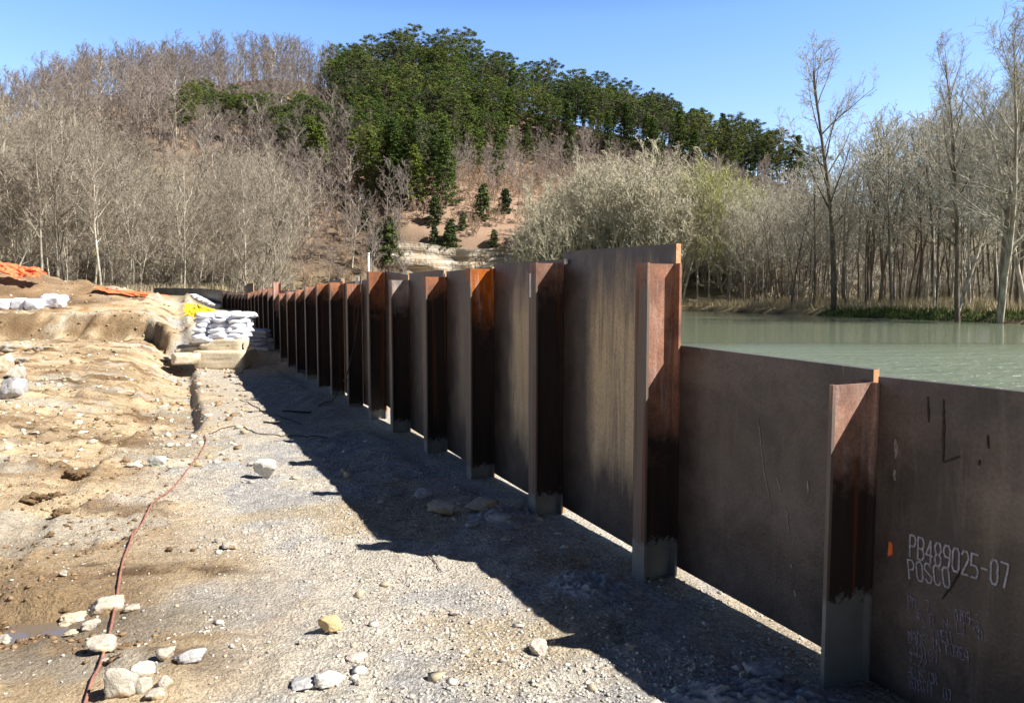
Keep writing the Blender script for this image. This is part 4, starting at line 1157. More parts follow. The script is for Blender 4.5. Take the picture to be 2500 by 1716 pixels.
scatter("mud_crumbs", 1900, reg_clod, 0.006, 0.045, [(0.22, 0.145, 0.08), (0.30, 0.20, 0.115), (0.16, 0.10, 0.055)], 24, "dark mud crumbs churned up on the tan mud", 2.4)
def reg_river(r):
    y = 3.2 + 8 * r.random(); return A_LAND - SL * y + r.uniform(0.3, 2.2), y

# ------------------------------------------------------------------ slabs, sandbags, tarps
def block_mesh(size, seed):
    V, F = ICO[4]; V = V.copy()
    nrm = (np.abs(V) ** 20).sum(1) ** (1 / 20); V = V / nrm[:, None]
    r = np.random.default_rng(seed)
    for k in range(7):
        n = r.normal(size=3) * np.array([1, 1, .55]); n /= np.linalg.norm(n)
        q = V @ n; ex = np.maximum(q - r.uniform(0.98, 1.22), 0); V = V - ex[:, None] * n[None, :]
    P = V * (np.array(size) / 2)[None, :]
    n1 = fbm(P[:, 0] * 2.5 + seed, P[:, 1] * 2.5 + P[:, 2] * 3, seed, 4) - .5; n2 = fbm(P[:, 2] * 14 + seed, P[:, 0] * 0.8, seed + 2, 3) - .5
    P = P + V * (0.05 * n1 + 0.035 * n2)[:, None]
    P[:, 2] -= P[:, 2].min()
    return mesh_np("stone_slab", P, F, False)
def slab_at(px0, px1, pyt, pyb, Y, depth, label, seed, rz=0.0):
    a = at_y(px0, pyb, Y); b = at_y(px1, pyt, Y)
    w = b.x - a.x; h = b.z - a.z
    me = block_mesh((w * 1.06, depth, h * 1.08), seed)
    o = link("stone_slab", me, M['r_slab']); o.location = ((a.x + b.x) / 2, Y + depth / 2, a.z - h * 0.04); o.rotation_euler = (0, 0, rz)
    tag(o, label, "stone slab")
slab_at(466, 588, 860, 903, 23.6, 1.5, "thick lower limestone block under the white sandbag stack", 101, 0.05)
slab_at(486, 584, 832, 862, 24.0, 1.3, "squared upper limestone block directly under the sandbags", 102, 0.02)
slab_at(408, 470, 868, 890, 23.2, 1.0, "flat pale slab leaning left of the lower limestone block", 103, 0.3)
slab_at(420, 480, 848, 868, 24.2, 1.0, "flat pale slab behind, upper left of the limestone blocks", 104, 0.2)
slab_at(455, 500, 836, 850, 24.4, 0.7, "small ledge stone at the left foot of the sandbags", 105, 0.1)

def bag_mesh(seed, L=0.62, Wd=0.38, H=0.19):
    r = np.random.default_rng(seed)
    V, F = ICO[3]; V = V.copy()
    x, y, z = V[:, 0], V[:, 1], V[:, 2]
    X = np.sign(x) * np.abs(x) ** 0.55; Yv = np.sign(y) * np.abs(y) ** 0.65; Z = np.sign(z) * np.abs(z) ** 0.9
    pinch = 1 - 0.35 * np.clip(np.abs(X) - 0.6, 0, 1) / 0.4
    sag = 1 + 0.45 * (fbm(X * 1.5 + seed, Yv * 1.5 + Z, seed, 3) - 0.5) + 0.30 * (fbm(X * 5 + seed, Yv * 5 + Z * 4, seed + 5, 2) - 0.5)
    P = np.stack([X * L / 2, Yv * Wd / 2, Z * H / 2 * pinch], 1) * sag[:, None]
    P[:, 2] -= 0.03 * np.abs(X) ** 3
    P[:, 2] -= P[:, 2].min() * 0.9
    return mesh_np("sandbag", P, F, True)
bagm = [bag_mesh(200 + k) for k in range(6)]
for b_ in bagm: b_.materials.append(M['bag'])
nb_ = 0
def bag(x, y, z, rz, label, group, s=1.0, tilt=0.0):
    global nb_
    o = bpy.data.objects.new("sandbag", bagm[nb_ % 6]); nb_ += 1
    COL.objects.link(o); o.location = (x, y, z); o.rotation_euler = (tilt, random.uniform(-.08, .08), rz); o.scale = (s, s, s)
    tag(o, label, "sandbag", group)
p0 = at_y(538, 836, 24.6)
x_l = at_y(482, 836, 24.6).x; x_r = at_y(592, 836, 24.6).x
zb = p0.z - 0.02
for lay in range(6):
    z = zb + lay * 0.165
    n = 3
    for row in range(3):
        for k in range(n):
            f = (k + 0.5) / n
            x = x_l + (x_r - x_l) * f + random.uniform(-.06, .06) + 0.03 * lay * (1 if k else 0)
            bag(x, 24.3 + 0.42 * row + random.uniform(-.05, .05) + 0.04 * lay, z + random.uniform(-.015, .015), random.choice([0, 0.2, -0.25, 1.45, 1.6]) + random.uniform(-.15, .15),
                f"white sandbag in the sunlit stack, {['bottom', 'second', 'third', 'fourth', 'fifth', 'top'][lay]} layer, {['left', 'middle', 'right'][k]}, {['front', 'middle', 'back'][row]} row", "sunlit sandbags stacked on the limestone blocks", random.uniform(1.0, 1.18))
for lay in range(5):
    for k in range(2):
        for row in range(2):
            x = at_y(600 + 13 * k - 1.5 * lay, 836, 25.4).x
            gz = gh(at_y(606, 836, 26.4).x, 26.5)
            bag(x, 26.4 + 0.45 * row, gz - 0.02 + 0.15 * lay, 0.9 + random.uniform(-.6, .6), f"shaded bluish sandbag right of the sunlit stack, {['bottom', 'second', 'third', 'fourth', 'top'][lay]} layer, {['left', 'right'][k]}, {['front', 'back'][row]}", "shaded sandbags beside the wall", 0.95, random.uniform(-.2, .2))
for k in range(16):
    f = k / 15
    px = 472 + 60 * f
    y = 51.5 - 3.6 * f
    pz = at_y(px, 735 + 20 * f, y)
    for lay in range(2):
        bag(pz.x, y, gh(pz.x, y) + 0.02 + 0.16 * lay, random.uniform(-.6, .6), f"distant sandbag below the far curved wall, {['bottom', 'top'][lay]} layer, {['left end', 'left of middle', 'right of middle', 'right end'][k // 4]}", "sandbags below the far wall", 1.0)

def bulk_bag(px0, px1, pyt, pyb, Y, seed, label, crumple=0.25):
    a = at_y(px0, pyb, Y); b = at_y(px1, pyt, Y)
    w = b.x - a.x; h = b.z - a.z
    V, F = ICO[4]; V = V.copy()
    X = np.sign(V[:, 0]) * np.abs(V[:, 0]) ** 0.45; Yv = np.sign(V[:, 1]) * np.abs(V[:, 1]) ** 0.45; Z = np.sign(V[:, 2]) * np.abs(V[:, 2]) ** 0.6
    s = 1 + crumple * (fbm(X * 2.5 + seed, Yv * 2.5 + Z * 2.2, seed, 4) - 0.5)
    P = np.stack([X * w / 2, Yv * w * 0.42, Z * h / 2], 1) * s[:, None]
    P[:, 2] -= P[:, 2].min()
    o = link("bulk_bag", mesh_np("bulk_bag", P, F, True), M['bag']); o.location = ((a.x + b.x) / 2, Y + 0.3, min(a.z, gh((a.x + b.x) / 2, Y)) - 0.05)
    tag(o, label, "bulk bag")
bulk_bag(-45, 22, 707, 738, 31.5, 1, "white bulk bag cut by the left edge, leftmost of the row")
bulk_bag(20, 54, 706, 738, 31.4, 2, "white bulk bag second from the left edge")
bulk_bag(53, 92, 709, 739, 31.3, 3, "white bulk bag with square top, third from the left edge")
bulk_bag(93, 146, 703, 738, 31.8, 4, "crumpled peaked white bulk bag at the right end of the row", 0.7)

def cloth(name, P00, P10, P01, P11, mat, label, cat, amp=0.12, seed=1, nx_=50, ny_=26, th=0.02, drape=None):
    us = np.linspace(0, 1, nx_); vs = np.linspace(0, 1, ny_)
    U, Vv = np.meshgrid(us, vs)
    P = (np.array(P00)[None, None] * ((1 - U) * (1 - Vv))[..., None] + np.array(P10)[None, None] * (U * (1 - Vv))[..., None] + np.array(P01)[None, None] * ((1 - U) * Vv)[..., None] + np.array(P11)[None, None] * (U * Vv)[..., None])
    nz = fbm(U * 9 + seed, Vv * 4, seed, 4) - 0.5
    P[..., 2] += amp * nz * 2; P[..., 1] += amp * (fbm(U * 7, Vv * 5 + 3, seed + 2, 3) - 0.5) * 2
    P[..., 0] += amp * (fbm(U * 5, Vv * 8 + 3, seed + 4, 3) - 0.5) * 1.4
    if drape: P[..., 2] = np.maximum(P[..., 2], ground_h(P[..., 0], P[..., 1]) + 0.02)
    n = nx_ * ny_
    V = P.reshape(-1, 3); V2 = V + np.array([0, 0, -th])
    ii = (np.arange(ny_ - 1)[:, None] * nx_ + np.arange(nx_ - 1)[None, :]).ravel()
    F1 = np.stack([ii, ii + 1, ii + nx_ + 1, ii + nx_], 1); F2 = F1[:, ::-1] + n
    o = link(name, mesh_np(name, np.vstack([V, V2]), np.vstack([F1, F2]), True), mat); tag(o, label, cat)
    return o
cloth("yellow_tarp", at_y(449, 769, 27.4), at_y(530, 772, 26.9), at_y(453, 741, 28.4), at_y(518, 754, 28.0), M['tarp_y'], "crumpled bright yellow tarp on the terrace left of the sandbags", "tarp", 0.13, 3, drape=True)
def drape_net(name, crest_pts, Yc, width, label, seed, amp=0.10, th=0.03):
    """crumpled plastic mesh along a line of sight-points lying on the mound"""
    P = [at_y(px, py, Yc) for px, py, _ in crest_pts]
    n = 60; m_ = 14
    xs_ = np.linspace(P[0].x, P[-1].x, n)
    ztop = np.interp(xs_, [p.x for p in P], [p.z for p in P]); wd = np.interp(xs_, [p.x for p in P], [q[2] for q in crest_pts])
    V = []
    for j in range(m_):
        for i in range(n):
            f = j / (m_ - 1)
            y = Yc - 0.5 * f - 0.3 * (fbm(np.array([xs_[i] * 1.5]), np.array([f * 2]), seed, 2)[0] - .5)
            z = ztop[i] - f * wd[i] * Yc / F0
            g_ = gh(xs_[i], y) + 0.04
            z = z + amp * (fbm(np.array([xs_[i] * 2.2]), np.array([f * 5]), seed + 3, 4)[0] - .5) * 2
            V.append((xs_[i], y + amp * (fbm(np.array([xs_[i] * 4]), np.array([f * 7]), seed + 5, 3)[0] - .5) * 3, z))
    V = np.array(V); V2 = V + np.array([0, th, -0.01])
    ii = (np.arange(m_ - 1)[:, None] * n + np.arange(n - 1)[None, :]).ravel()
    F1 = np.stack([ii, ii + 1, ii + n + 1, ii + n], 1); F2 = F1[:, ::-1] + len(V)
    o = link(name, mesh_np(name, np.vstack([V, V2]), np.vstack([F1, F2]), False), M['net_o']); tag(o, label, "netting")
drape_net("orange_netting", [(-60, 636, 16), (0, 640, 18), (35, 646, 22), (60, 652, 24), (95, 655, 20), (113, 664, 10)], 34.6, 0, "crumpled orange plastic netting over the top of the dirt mound", 3, 0.13)
drape_net("orange_netting", [(236, 699, 4), (262, 704, 6), (300, 708, 9), (335, 711, 11), (368, 714, 10)], 35.0, 0, "low orange plastic fence running from the mound to the far wall", 9, 0.06)
drape_net("orange_netting", [(386, 719, 4), (400, 719, 5), (416, 723, 3)], 41.5, 0, "small orange netting scrap in front of the far wall", 12, 0.04)

# ------------------------------------------------------------------ trees
def bark(name, c1, c2, rnd=0.15, scale=3):
    m = NT(name, 0.92, 0.1)
    v = m.coords('Object')
    f = m.noise(m.mapping(v, (1, 1, 0.35)), scale, 4)
    c = m.mix(m.ramp(f, [(0.35, 0.0), (0.65, 1.0)]), c1, c2)
    r = m.node('ShaderNodeObjectInfo').outputs['Random']
    hs = m.node('ShaderNodeHueSaturation'); m.l.new(c, hs.inputs['Color'])
    m.l.new(m.math('ADD', m.math('MULTIPLY', r, 2 * rnd), 1 - rnd), hs.inputs['Value'])
    m.base(hs.outputs[0])
    return m.m
M['bark_pale'] = bark("pale_bark", (0.26, 0.22, 0.17), (0.54, 0.50, 0.42), 0.3)
M['bark_dark'] = bark("dark_bark", (0.13, 0.105, 0.08), (0.28, 0.24, 0.19), 0.25)
M['twig_left'] = bark("tan_grey_twigs", (0.24, 0.205, 0.16), (0.39, 0.34, 0.275), 0.2)
M['twig_hill'] = bark("brown_hill_twigs", (0.18, 0.15, 0.135), (0.31, 0.265, 0.235), 0.22)
M['twig_right'] = bark("olive_grey_twigs", (0.34, 0.32, 0.255), (0.53, 0.50, 0.42), 0.22)
M['twig_willow'] = bark("pale_willow_twigs", (0.42, 0.385, 0.28), (0.60, 0.55, 0.42), 0.15)
M['twig_bud'] = bark("budding_green_twigs", (0.34, 0.36, 0.13), (0.48, 0.48, 0.22), 0.15)
M['brush'] = bark("dry_brush", (0.34, 0.24, 0.17), (0.50, 0.38, 0.28), 0.2)
def needle_mat(name, c1, c2):
    m = NT(name, 0.75, 0.2)
    v = m.coords('Object')
    f = m.noise(v, 0.9, 3)
    c = m.mix(m.ramp(f, [(0.35, 0.0), (0.65, 1.0)]), c1, c2)
    r = m.node('ShaderNodeObjectInfo').outputs['Random']
    hs = m.node('ShaderNodeHueSaturation'); m.l.new(c, hs.inputs['Color'])
    m.l.new(m.math('ADD', m.math('MULTIPLY', r, 0.6), 0.7), hs.inputs['Value'])
    m.l.new(m.math('ADD', m.math('MULTIPLY', r, -0.03), 0.51), hs.inputs['Hue'])
    m.base(hs.outputs[0])
    return m.m
M['needle'] = needle_mat("pine_needles", (0.038, 0.070, 0.012), (0.100, 0.155, 0.026))
M['needle_light'] = needle_mat("lighter_pine_needles", (0.060, 0.090, 0.016), (0.135, 0.165, 0.036))
M['needle_grey'] = needle_mat("grey_green_needles", (0.050, 0.068, 0.028), (0.10, 0.125, 0.055))
M['needle_bright'] = needle_mat("yellow_green_needles", (0.075, 0.115, 0.015), (0.14, 0.19, 0.03))  # brighter yellow green foliage of a few single pines
M['cedar'] = needle_mat("cedar_foliage", (0.035, 0.055, 0.018), (0.075, 0.105, 0.032))
M['grass_dry'] = bark("dry_grass", (0.40, 0.33, 0.20), (0.56, 0.48, 0.32), 0.1)
M['grass_green'] = bark("green_bank_grass", (0.07, 0.12, 0.03), (0.16, 0.22, 0.07), 0.1)

def segs_mesh(name, segs, sides):
    """segs: (n,8) p0,p1,r0,r1 -> prisms"""
    S = np.array(segs, float)
    p0 = S[:, 0:3]; p1 = S[:, 3:6]; r0 = S[:, 6]; r1 = S[:, 7]
    d = p1 - p0; d /= np.maximum(np.linalg.norm(d, axis=1), 1e-6)[:, None]
    ref = np.where((np.abs(d[:, 2]) > 0.9)[:, None], np.array([[1.0, 0, 0]]), np.array([[0, 0, 1.0]]))
    a = np.cross(d, ref); a /= np.linalg.norm(a, axis=1)[:, None]
    b = np.cross(d, a)
    n = len(S); Vs = np.zeros((n, 2 * sides, 3))
    for k in range(sides):
        t = 2 * math.pi * k / sides
        w = a * math.cos(t) + b * math.sin(t)
        Vs[:, k] = p0 + w * r0[:, None]; Vs[:, sides + k] = p1 + w * r1[:, None]
    base = (np.arange(n) * 2 * sides)[:, None]
    Fs = [np.hstack([base + k, base + (k + 1) % sides, base + sides + (k + 1) % sides, base + sides + k]) for k in range(sides)]
    return mesh_np(name, Vs.reshape(-1, 3), np.vstack(Fs), False)

def tree_skeleton(R, H, lean=(0, 0), r0=0.16, first=0.3, nl=14, nb=7, nt=6, spread=0.55, limb=0.34, up=0.5, crown_shape='oval', tw=0.012, stems=1, rb=0.7, fork=0.0, nn=3, wob=0.07):
    """returns (thick segs, thin segs)"""
    thick, thin = [], []
    def rnd_perp(d):
        v = Vector((R.gauss(0, 1), R.gauss(0, 1), R.gauss(0, 1)))
        v = v - d * v.dot(d)
        return v.normalized() if v.length > 1e-6 else Vector((1, 0, 0))
    def branch(p, d, L, r, lvl, nseg):
        pts = [p.copy()]; rs = [r]
        q = p.copy(); dd = d.copy()
        for k in range(nseg):
            dd = (dd + rnd_perp(dd) * R.uniform(0.03, 0.20 if lvl else wob) + Vector((0, 0, up * (0.10 if lvl else 0.0)))).normalized()
            q = q + dd * (L / nseg)
            pts.append(q.copy()); rs.append(max(r * (1 - 0.80 * (k + 1) / nseg), tw * 0.6))
        (thick if lvl <= 1 else thin).extend([(*pts[k], *pts[k + 1], rs[k], rs[k + 1]) for k in range(nseg)])
        return pts, rs, dd
    for s_ in range(stems):
        ang = R.uniform(0, 6.28)
        ld = Vector((lean[0], lean[1], 1)) if stems == 1 else Vector((math.cos(ang) * R.uniform(.12, .5), math.sin(ang) * R.uniform(.12, .5), 1))
        Hh = H * (1 if stems == 1 else R.uniform(.7, 1))
        off = Vector((0, 0, -0.4)) if stems == 1 else Vector((math.cos(ang) * .3, math.sin(ang) * .3, -.3))
        tp, tr, _ = branch(off, ld.normalized(), Hh, r0, 0, 9)
        def at(f):
            q = f * (len(tp) - 1); k = min(int(q), len(tp) - 2)
            return tp[k].lerp(tp[k + 1], q - k), tr[k] + (tr[k + 1] - tr[k]) * (q - k)
        for i in range(nl):
            f = first + (1 - first) * (i + R.random() * 0.8) / nl
            f = min(f, 0.985)
            p, r = at(f)
            a = i * 2.4 + R.uniform(-.5, .5)
            if crown_shape == 'oval': lf = math.sin(math.pi * (0.18 + 0.72 * (f - first) / (1 - first))) ** 0.7
            elif crown_shape == 'vase': lf = 0.45 + 0.75 * (1 - abs((f - first) / (1 - first) - .35))
            else: lf = 1.05 - 0.75 * (f - first) / (1 - first)
            L = Hh * limb * lf * R.uniform(.75, 1.2)
            el = math.radians(R.uniform(20, 50) + 30 * f * up)
            d = Vector((math.cos(a) * math.cos(el), math.sin(a) * math.cos(el), math.sin(el)))
            lp, lr, _ = branch(p, d, L, max(r * rb * 0.75, tw * 2), 1, 5)
            for j in range(nb):
                g_ = 0.22 + 0.78 * (j + R.random() * .7) / nb
                q = g_ * 5; k = min(int(q), 4); bp = lp[k].lerp(lp[k + 1], min(q - k, 1)); br = lr[k]
                ddir = (lp[min(k + 1, 5)] - lp[k]).normalized()
                dd = (ddir * R.uniform(.4, 1) + rnd_perp(ddir) * R.uniform(.5, 1) * spread * 1.6 + Vector((0, 0, .25 * up))).normalized()
                L2 = L * R.uniform(.28, .5) * (1.1 - .5 * g_)
                p2, r2, _ = branch(bp, dd, L2, max(br * .55, tw * 1.3), 2, 3)
                for t in range(nt):
                    h_ = 0.15 + 0.85 * (t + R.random() * .7) / nt
                    q = h_ * 3; k = min(int(q), 2); cp = p2[k].lerp(p2[k + 1], min(q - k, 1))
                    d3 = (p2[k + 1] - p2[k]).normalized()
                    d4 = (d3 * R.uniform(.4, 1) + rnd_perp(d3) * R.uniform(.4, 1) + Vector((0, 0, .2 * up))).normalized()
                    L3 = L2 * R.uniform(.3, .6)
                    e = cp + d4 * L3
                    thin.append((*cp, *e, tw, tw * .55))
                    for n_ in range(nn):
                        c2 = cp.lerp(e, R.uniform(.2, .95))
                        d5 = (d4 * R.uniform(.3, 1) + rnd_perp(d4) * R.uniform(.4, 1) + Vector((0, 0, .15 * up))).normalized()
                        e2 = c2 + d5 * L3 * R.uniform(.35, .7)
                        thin.append((*c2, *e2, tw * .8, tw * .45))
    return thick, thin

def variant(seed, trunk_mat, twig_mat, **kw):
    R = random.Random(seed)
    a, b = tree_skeleton(R, **kw)
    mt = segs_mesh("trunk", a, 6); mc = segs_mesh("crown", b, 3)
    mt.materials.append(trunk_mat); mc.materials.append(twig_mat)
    for p in (mt,): p.polygons.foreach_set("use_smooth", np.ones(len(p.polygons), bool))
    return mt, mc

def plant(name, var, loc, rz, s, label, cat, group=None, sz=None, lean=None):
    root = bpy.data.objects.new(name, None); root.empty_display_size = 0.5
    root.location = loc; root.rotation_euler = (lean[0] if lean else 0, lean[1] if lean else 0, rz); root.scale = (s, s, sz or s)
    COL.objects.link(root)
    for nm, me in zip(("trunk", "crown"), var):
        o = bpy.data.objects.new(nm, me); COL.objects.link(o); o.parent = root
    tag(root, label, cat, group)
    return root

# --- pines: trunk, limbs and clumps of needle faces
def pine_variant(seed, H=16, crown0=0.42, width=3.4, conical=False, mat='needle', clumps=70, per=34, size=0.42):
    R = random.Random(seed); r = np.random.default_rng(seed)
    segs = []; C = []
    p = Vector((0, 0, -0.5)); d = Vector((R.uniform(-.04, .04), R.uniform(-.04, .04), 1)).normalized()
    pts = [p]
    for k in range(8):
        d = (d + Vector((R.uniform(-.03, .03), R.uniform(-.03, .03), 0))).normalized(); pts.append(pts[-1] + d * (H / 8))
    rr = [0.20 * (1 - .9 * k / 8) + .02 for k in range(9)]
    segs += [(*pts[k], *pts[k + 1], rr[k], rr[k + 1]) for k in range(8)]
    for i in range(clumps):
        f = crown0 + (1 - crown0) * ((i + R.random()) / clumps)
        g_ = (f - crown0) / (1 - crown0)
        if conical: w = width * (1.0 - g_) ** 0.8 + 0.35
        else: w = width * (0.45 + 0.85 * math.sin(math.pi * min(1, g_ * .80 + .12))) * (1 if g_ < .85 else .75)
        a = i * 2.39996 + R.uniform(-.4, .4)
        rad = w * R.uniform(.35, 1.0)
        q = f * 8; k = min(int(q), 7); c0 = pts[k].lerp(pts[k + 1], q - k)
        droop = -0.10 * rad if conical else 0.18 * rad
        c = c0 + Vector((math.cos(a) * rad, math.sin(a) * rad, droop + R.uniform(-.2, .3)))
        segs.append((*c0, *c, 0.045, 0.015))
        C.append((c, R.uniform(.55, 1.15) * (0.8 if conical else 1.0)))
    mt = segs_mesh("trunk", segs, 5)
    N = len(C) * per
    cen = np.repeat(np.array([c[:] for c, _ in C]), per, 0); sz_ = np.repeat(np.array([s for _, s in C]), per)
    off = r.normal(size=(N, 3)); off /= np.linalg.norm(off, axis=1)[:, None]
    off *= (r.random(N) ** 0.5)[:, None]
    off[:, 2] *= 0.50
    pos = cen + off * sz_[:, None]
    n = off + 0.7 * r.normal(size=(N, 3)) + np.array([0, 0, .25]); n /= np.linalg.norm(n, axis=1)[:, None]
    t = np.cross(n, r.normal(size=(N, 3))); t /= np.linalg.norm(t, axis=1)[:, None]; b = np.cross(n, t)
    s1 = size * (0.5 + r.random(N))[:, None] * .5; s2 = s1 * .55
    Vv = np.stack([pos - t * s1, pos + b * s2, pos + t * s1, pos - b * s2], 1).reshape(-1, 3)
    F = np.arange(N * 4).reshape(-1, 4)
    mc = mesh_np("crown", Vv, F)
    mt.materials.append(M['bark_dark']); mc.materials.append(M[mat])
    return mt, mc
pines = [pine_variant(300 + k, H=16 + k % 3, crown0=0.36 + 0.05 * (k % 3), width=3.9 + 0.35 * (k % 4), clumps=70 + 12 * (k % 4), per=88, size=.29, mat=['needle', 'needle_light', 'needle', 'needle_grey', 'needle', 'needle_light'][k]) for k in range(6)]
pines_c = [pine_variant(320 + k, H=15 + k, crown0=0.12, width=3.3, conical=True, clumps=120, per=80, size=.30) for k in range(3)]
pines_b = [pine_variant(330 + k, H=15, crown0=0.10, width=3.2, conical=True, mat='needle_bright', clumps=120, per=80, size=.30) for k in range(2)]
cedars = [pine_variant(340 + k, H=6, crown0=0.04, width=1.8, conical=True, mat='cedar', clumps=60, per=40, size=.4) for k in range(2)]
hillt = [variant(400 + k, M['bark_pale'] if k % 2 else M['bark_dark'], M['twig_hill'], H=14 + k % 3, r0=0.19, first=0.20, nl=13, nb=6, nt=4, limb=.36, tw=0.036, up=.7, nn=2) for k in range(6)]
leftt = [variant(420 + k, M['bark_dark'] if k in (2, 5) else M['bark_pale'], M['twig_left'], wob=0.12, H=15 + k % 4, r0=0.085 + .02 * (k % 3), first=0.22, nl=16, nb=6, nt=4, limb=.32, tw=0.020, up=.9, lean=(0.02 + 0.09 * (k % 4), 0), nn=2) for k in range(7)]
rightt = [variant(440 + k, M['bark_dark'] if k % 3 else M['bark_pale'], M['twig_right'], H=17 + k % 4, r0=0.10 + .035 * (k % 3), first=0.34, nl=13, nb=5, nt=4, limb=.27, tw=0.021, up=.7, wob=0.11, lean=(0.08 * (k % 3 - 1), 0), nn=2) for k in range(7)]
willt = [variant(460 + k, M['twig_right'], M['twig_willow'] if k != 3 else M['twig_bud'], H=15, r0=0.15, first=0.15, nl=12, nb=6, nt=4, limb=.36, tw=0.024, up=1.0, stems=4, nn=3) for k in range(4)]
budt = [variant(480 + k, M['twig_right'], M['twig_bud'], H=17, r0=0.15, first=0.25, nl=16, nb=7, nt=5, limb=.32, tw=0.026, up=1.0, nn=2) for k in range(2)]
shrub = [variant(490 + k, M['brush'], M['brush'], H=4.2, r0=0.05, first=0.15, nl=9, nb=5, nt=4, limb=.45, tw=0.022, up=1.0, stems=3, nn=2) for k in range(3)]
shrub_g = [variant(495 + k, M['twig_right'], M['twig_right'], H=5.5, r0=0.06, first=0.15, nl=10, nb=6, nt=4, limb=.45, tw=0.02, up=.8, stems=4, nn=3) for k in range(2)]

R = random.Random(99)
def size_word(s, a, b): return "short" if s < a else "middling" if s < b else "tall"
def zone(px, table):
    for lim, w in table:
        if px < lim: return w
def hit(px, py):
    """ground on the hill under a pixel"""
    r = ray(px, py)
    ys = np.linspace(88, 274, 300); t = ys / r.y
    zz = CAMZ + r.z * t - ground_h(r.x * t, ys, False)
    if not (zz < 0).any(): return None
    k = int(np.argmax(zz < 0)); Y = ys[k]; x = r.x * (Y / r.y)
    return Vector((x, Y, gh(x, Y, False)))
def canopy(px): return float(np.interp(px, ridge_px, ridge_y))

def spread_pts(n, px0, px1, f0, f1, mind, seed):
    """evenly loose points in a band of hillside; f from the base (0) to the crest (1)"""
    Rr = random.Random(seed); out = []; tries = 0
    while len(out) < n and tries < n * 60:
        tries += 1
        u = (Rr.uniform(px0, px1) - 1250) / F0
        Y = f0 + (f1 - f0) * Rr.random() ** 0.8
        x = u * Y
        if all((x - a) ** 2 + (Y - b) ** 2 > mind * mind for a, b in out): out.append((x, Y))
    return out
# pines: the closed stand from the crest down
def pine_low(px):     # pixel row of the lowest pine foot
    return float(np.interp(px, [780, 830, 900, 960, 1040, 1100, 1250, 1400, 1600, 1750, 1950], [330, 400, 520, 535, 500, 430, 405, 385, 425, 460, 470]))
def pix(x, y, z):
    v = Vector((x, y, z - CAMZ)); s, c_ = math.sin(PITCH), math.cos(PITCH)
    d = v.y * c_ - v.z * s; up_ = v.y * s + v.z * c_
    return 1250 + F0 * x / d, H0 / 2 - F0 * up_ / d
cnt = 0
pts = spread_pts(900, 790, 2000, 168, 274, 4.9, 5)
pts.sort(key=lambda q: -q[1])
for x, y in pts:
    z = gh(x, y, False); px, py = pix(x, y, z)
    low = pine_low(px) + R.uniform(-25, 25)
    if px < 800 + 0.30 * (py - 120) - 30 or py > low or cnt >= 255: continue
    edge_ = y > 262
    if edge_: lab, grp = "dark green pine forming the skyline of the hill crest", "pines along the hill crest"
    elif px < 1150: lab, grp = "green pine in the steep stand on the hill's centre", "pines on the centre of the hill"
    elif px < 1500: lab, grp = "green pine in the closed stand on the middle right slope", "pines on the middle right slope"
    else: lab, grp = "green pine in the closed stand on the falling right shoulder", "pines on the right shoulder of the hill"
    v_ = pines[cnt % 6] if (py < 380 or R.random() < .4) else pines_c[cnt % 3]
    sc_ = R.uniform(.78, 1.22)
    lab = f"{size_word(sc_, .92, 1.07)} green pine {zone(px, [(900, 'by the bare trees'), (1000, 'left of the hill summit'), (1080, 'under the hill summit'), (1180, 'right of the summit'), (1290, 'above the cliff end'), (1400, 'above the left end of the willows'), (1520, 'above the willow crowns'), (1650, 'above the right willows'), (1780, 'above the yellow green trees'), (9999, 'at the ridge right end')])}, {'on the skyline' if y > 262 else 'upper rows' if y > 238 else 'middle rows' if y > 210 else 'lowest rows'}"
    plant("pine_tree", v_, (x, y, z - 0.3), R.uniform(0, 6.28), sc_, lab, "pine tree", grp); cnt += 1

# second cluster on the left slope
for k, (px, py) in enumerate([(440, 345), (462, 350), (488, 348), (512, 340), (530, 335), (548, 350), (560, 345), (585, 350), (600, 360), (622, 355), (640, 365), (655, 375), (672, 370), (690, 385), (712, 380), (735, 390), (748, 375), (770, 390), (792, 385), (815, 380), (700, 405), (725, 415), (755, 420), (735, 360), (765, 345), (800, 350), (675, 345), (620, 335), (580, 325), (500, 325)]):
    p = hit(px, py)
    if p is None: continue
    plant("pine_tree", pines[k % 6], (p.x, p.y, p.z - .3), R.uniform(0, 6.28), R.uniform(.68, .92), f"green pine {zone(px, [(520, 'at the left end of the left slope band'), (600, 'left of the middle of the band'), (680, 'in the middle of the band'), (740, 'above the yellow green pine'), (9999, 'at the right end of the band')])}, {'top row' if py < 343 else 'second row' if py < 372 else 'bottom row'}", "pine tree", "pines in the band on the left slope")
singles = [(790, 455, pines_b[0], 1.0, "bright yellow green pine at the right end of the left band"), (772, 440, pines_b[1], 1.0, "yellow green pine just above the brightest pine of the left band"), (1090, 512, pines_c[0], 1.05, "tall conical pine standing lowest on the open brown slope"), (1070, 480, pines_c[1], 0.95, "dark conical pine behind the lowest conical pine"),
           (1000, 490, pines_c[2], 1.1, "tall green pine left of the lowest conical pine"), (975, 500, pines_c[0], 1.1, "large conical pine with bright right side in the centre"), (1022, 505, pines_b[1], 0.9, "yellow green pine right of the large central one"), (1390, 430, pines_c[1], .9, "lone dark pine with bare trunk above the pale willows"), (1215, 460, pines_c[2], .8, "sparse pine on the brown slope right of centre"), (1290, 400, pines_c[0], .8, "pine standing at the lower edge of the middle stand"),
           (18, 250, pines[0], .75, "dark pine at the far left edge of the skyline"), (48, 235, pines[1], .6, "smaller dark pine beside the far left skyline pine"), (-10, 250, pines[2], .7, "dark pine cut by the left edge on the skyline")]
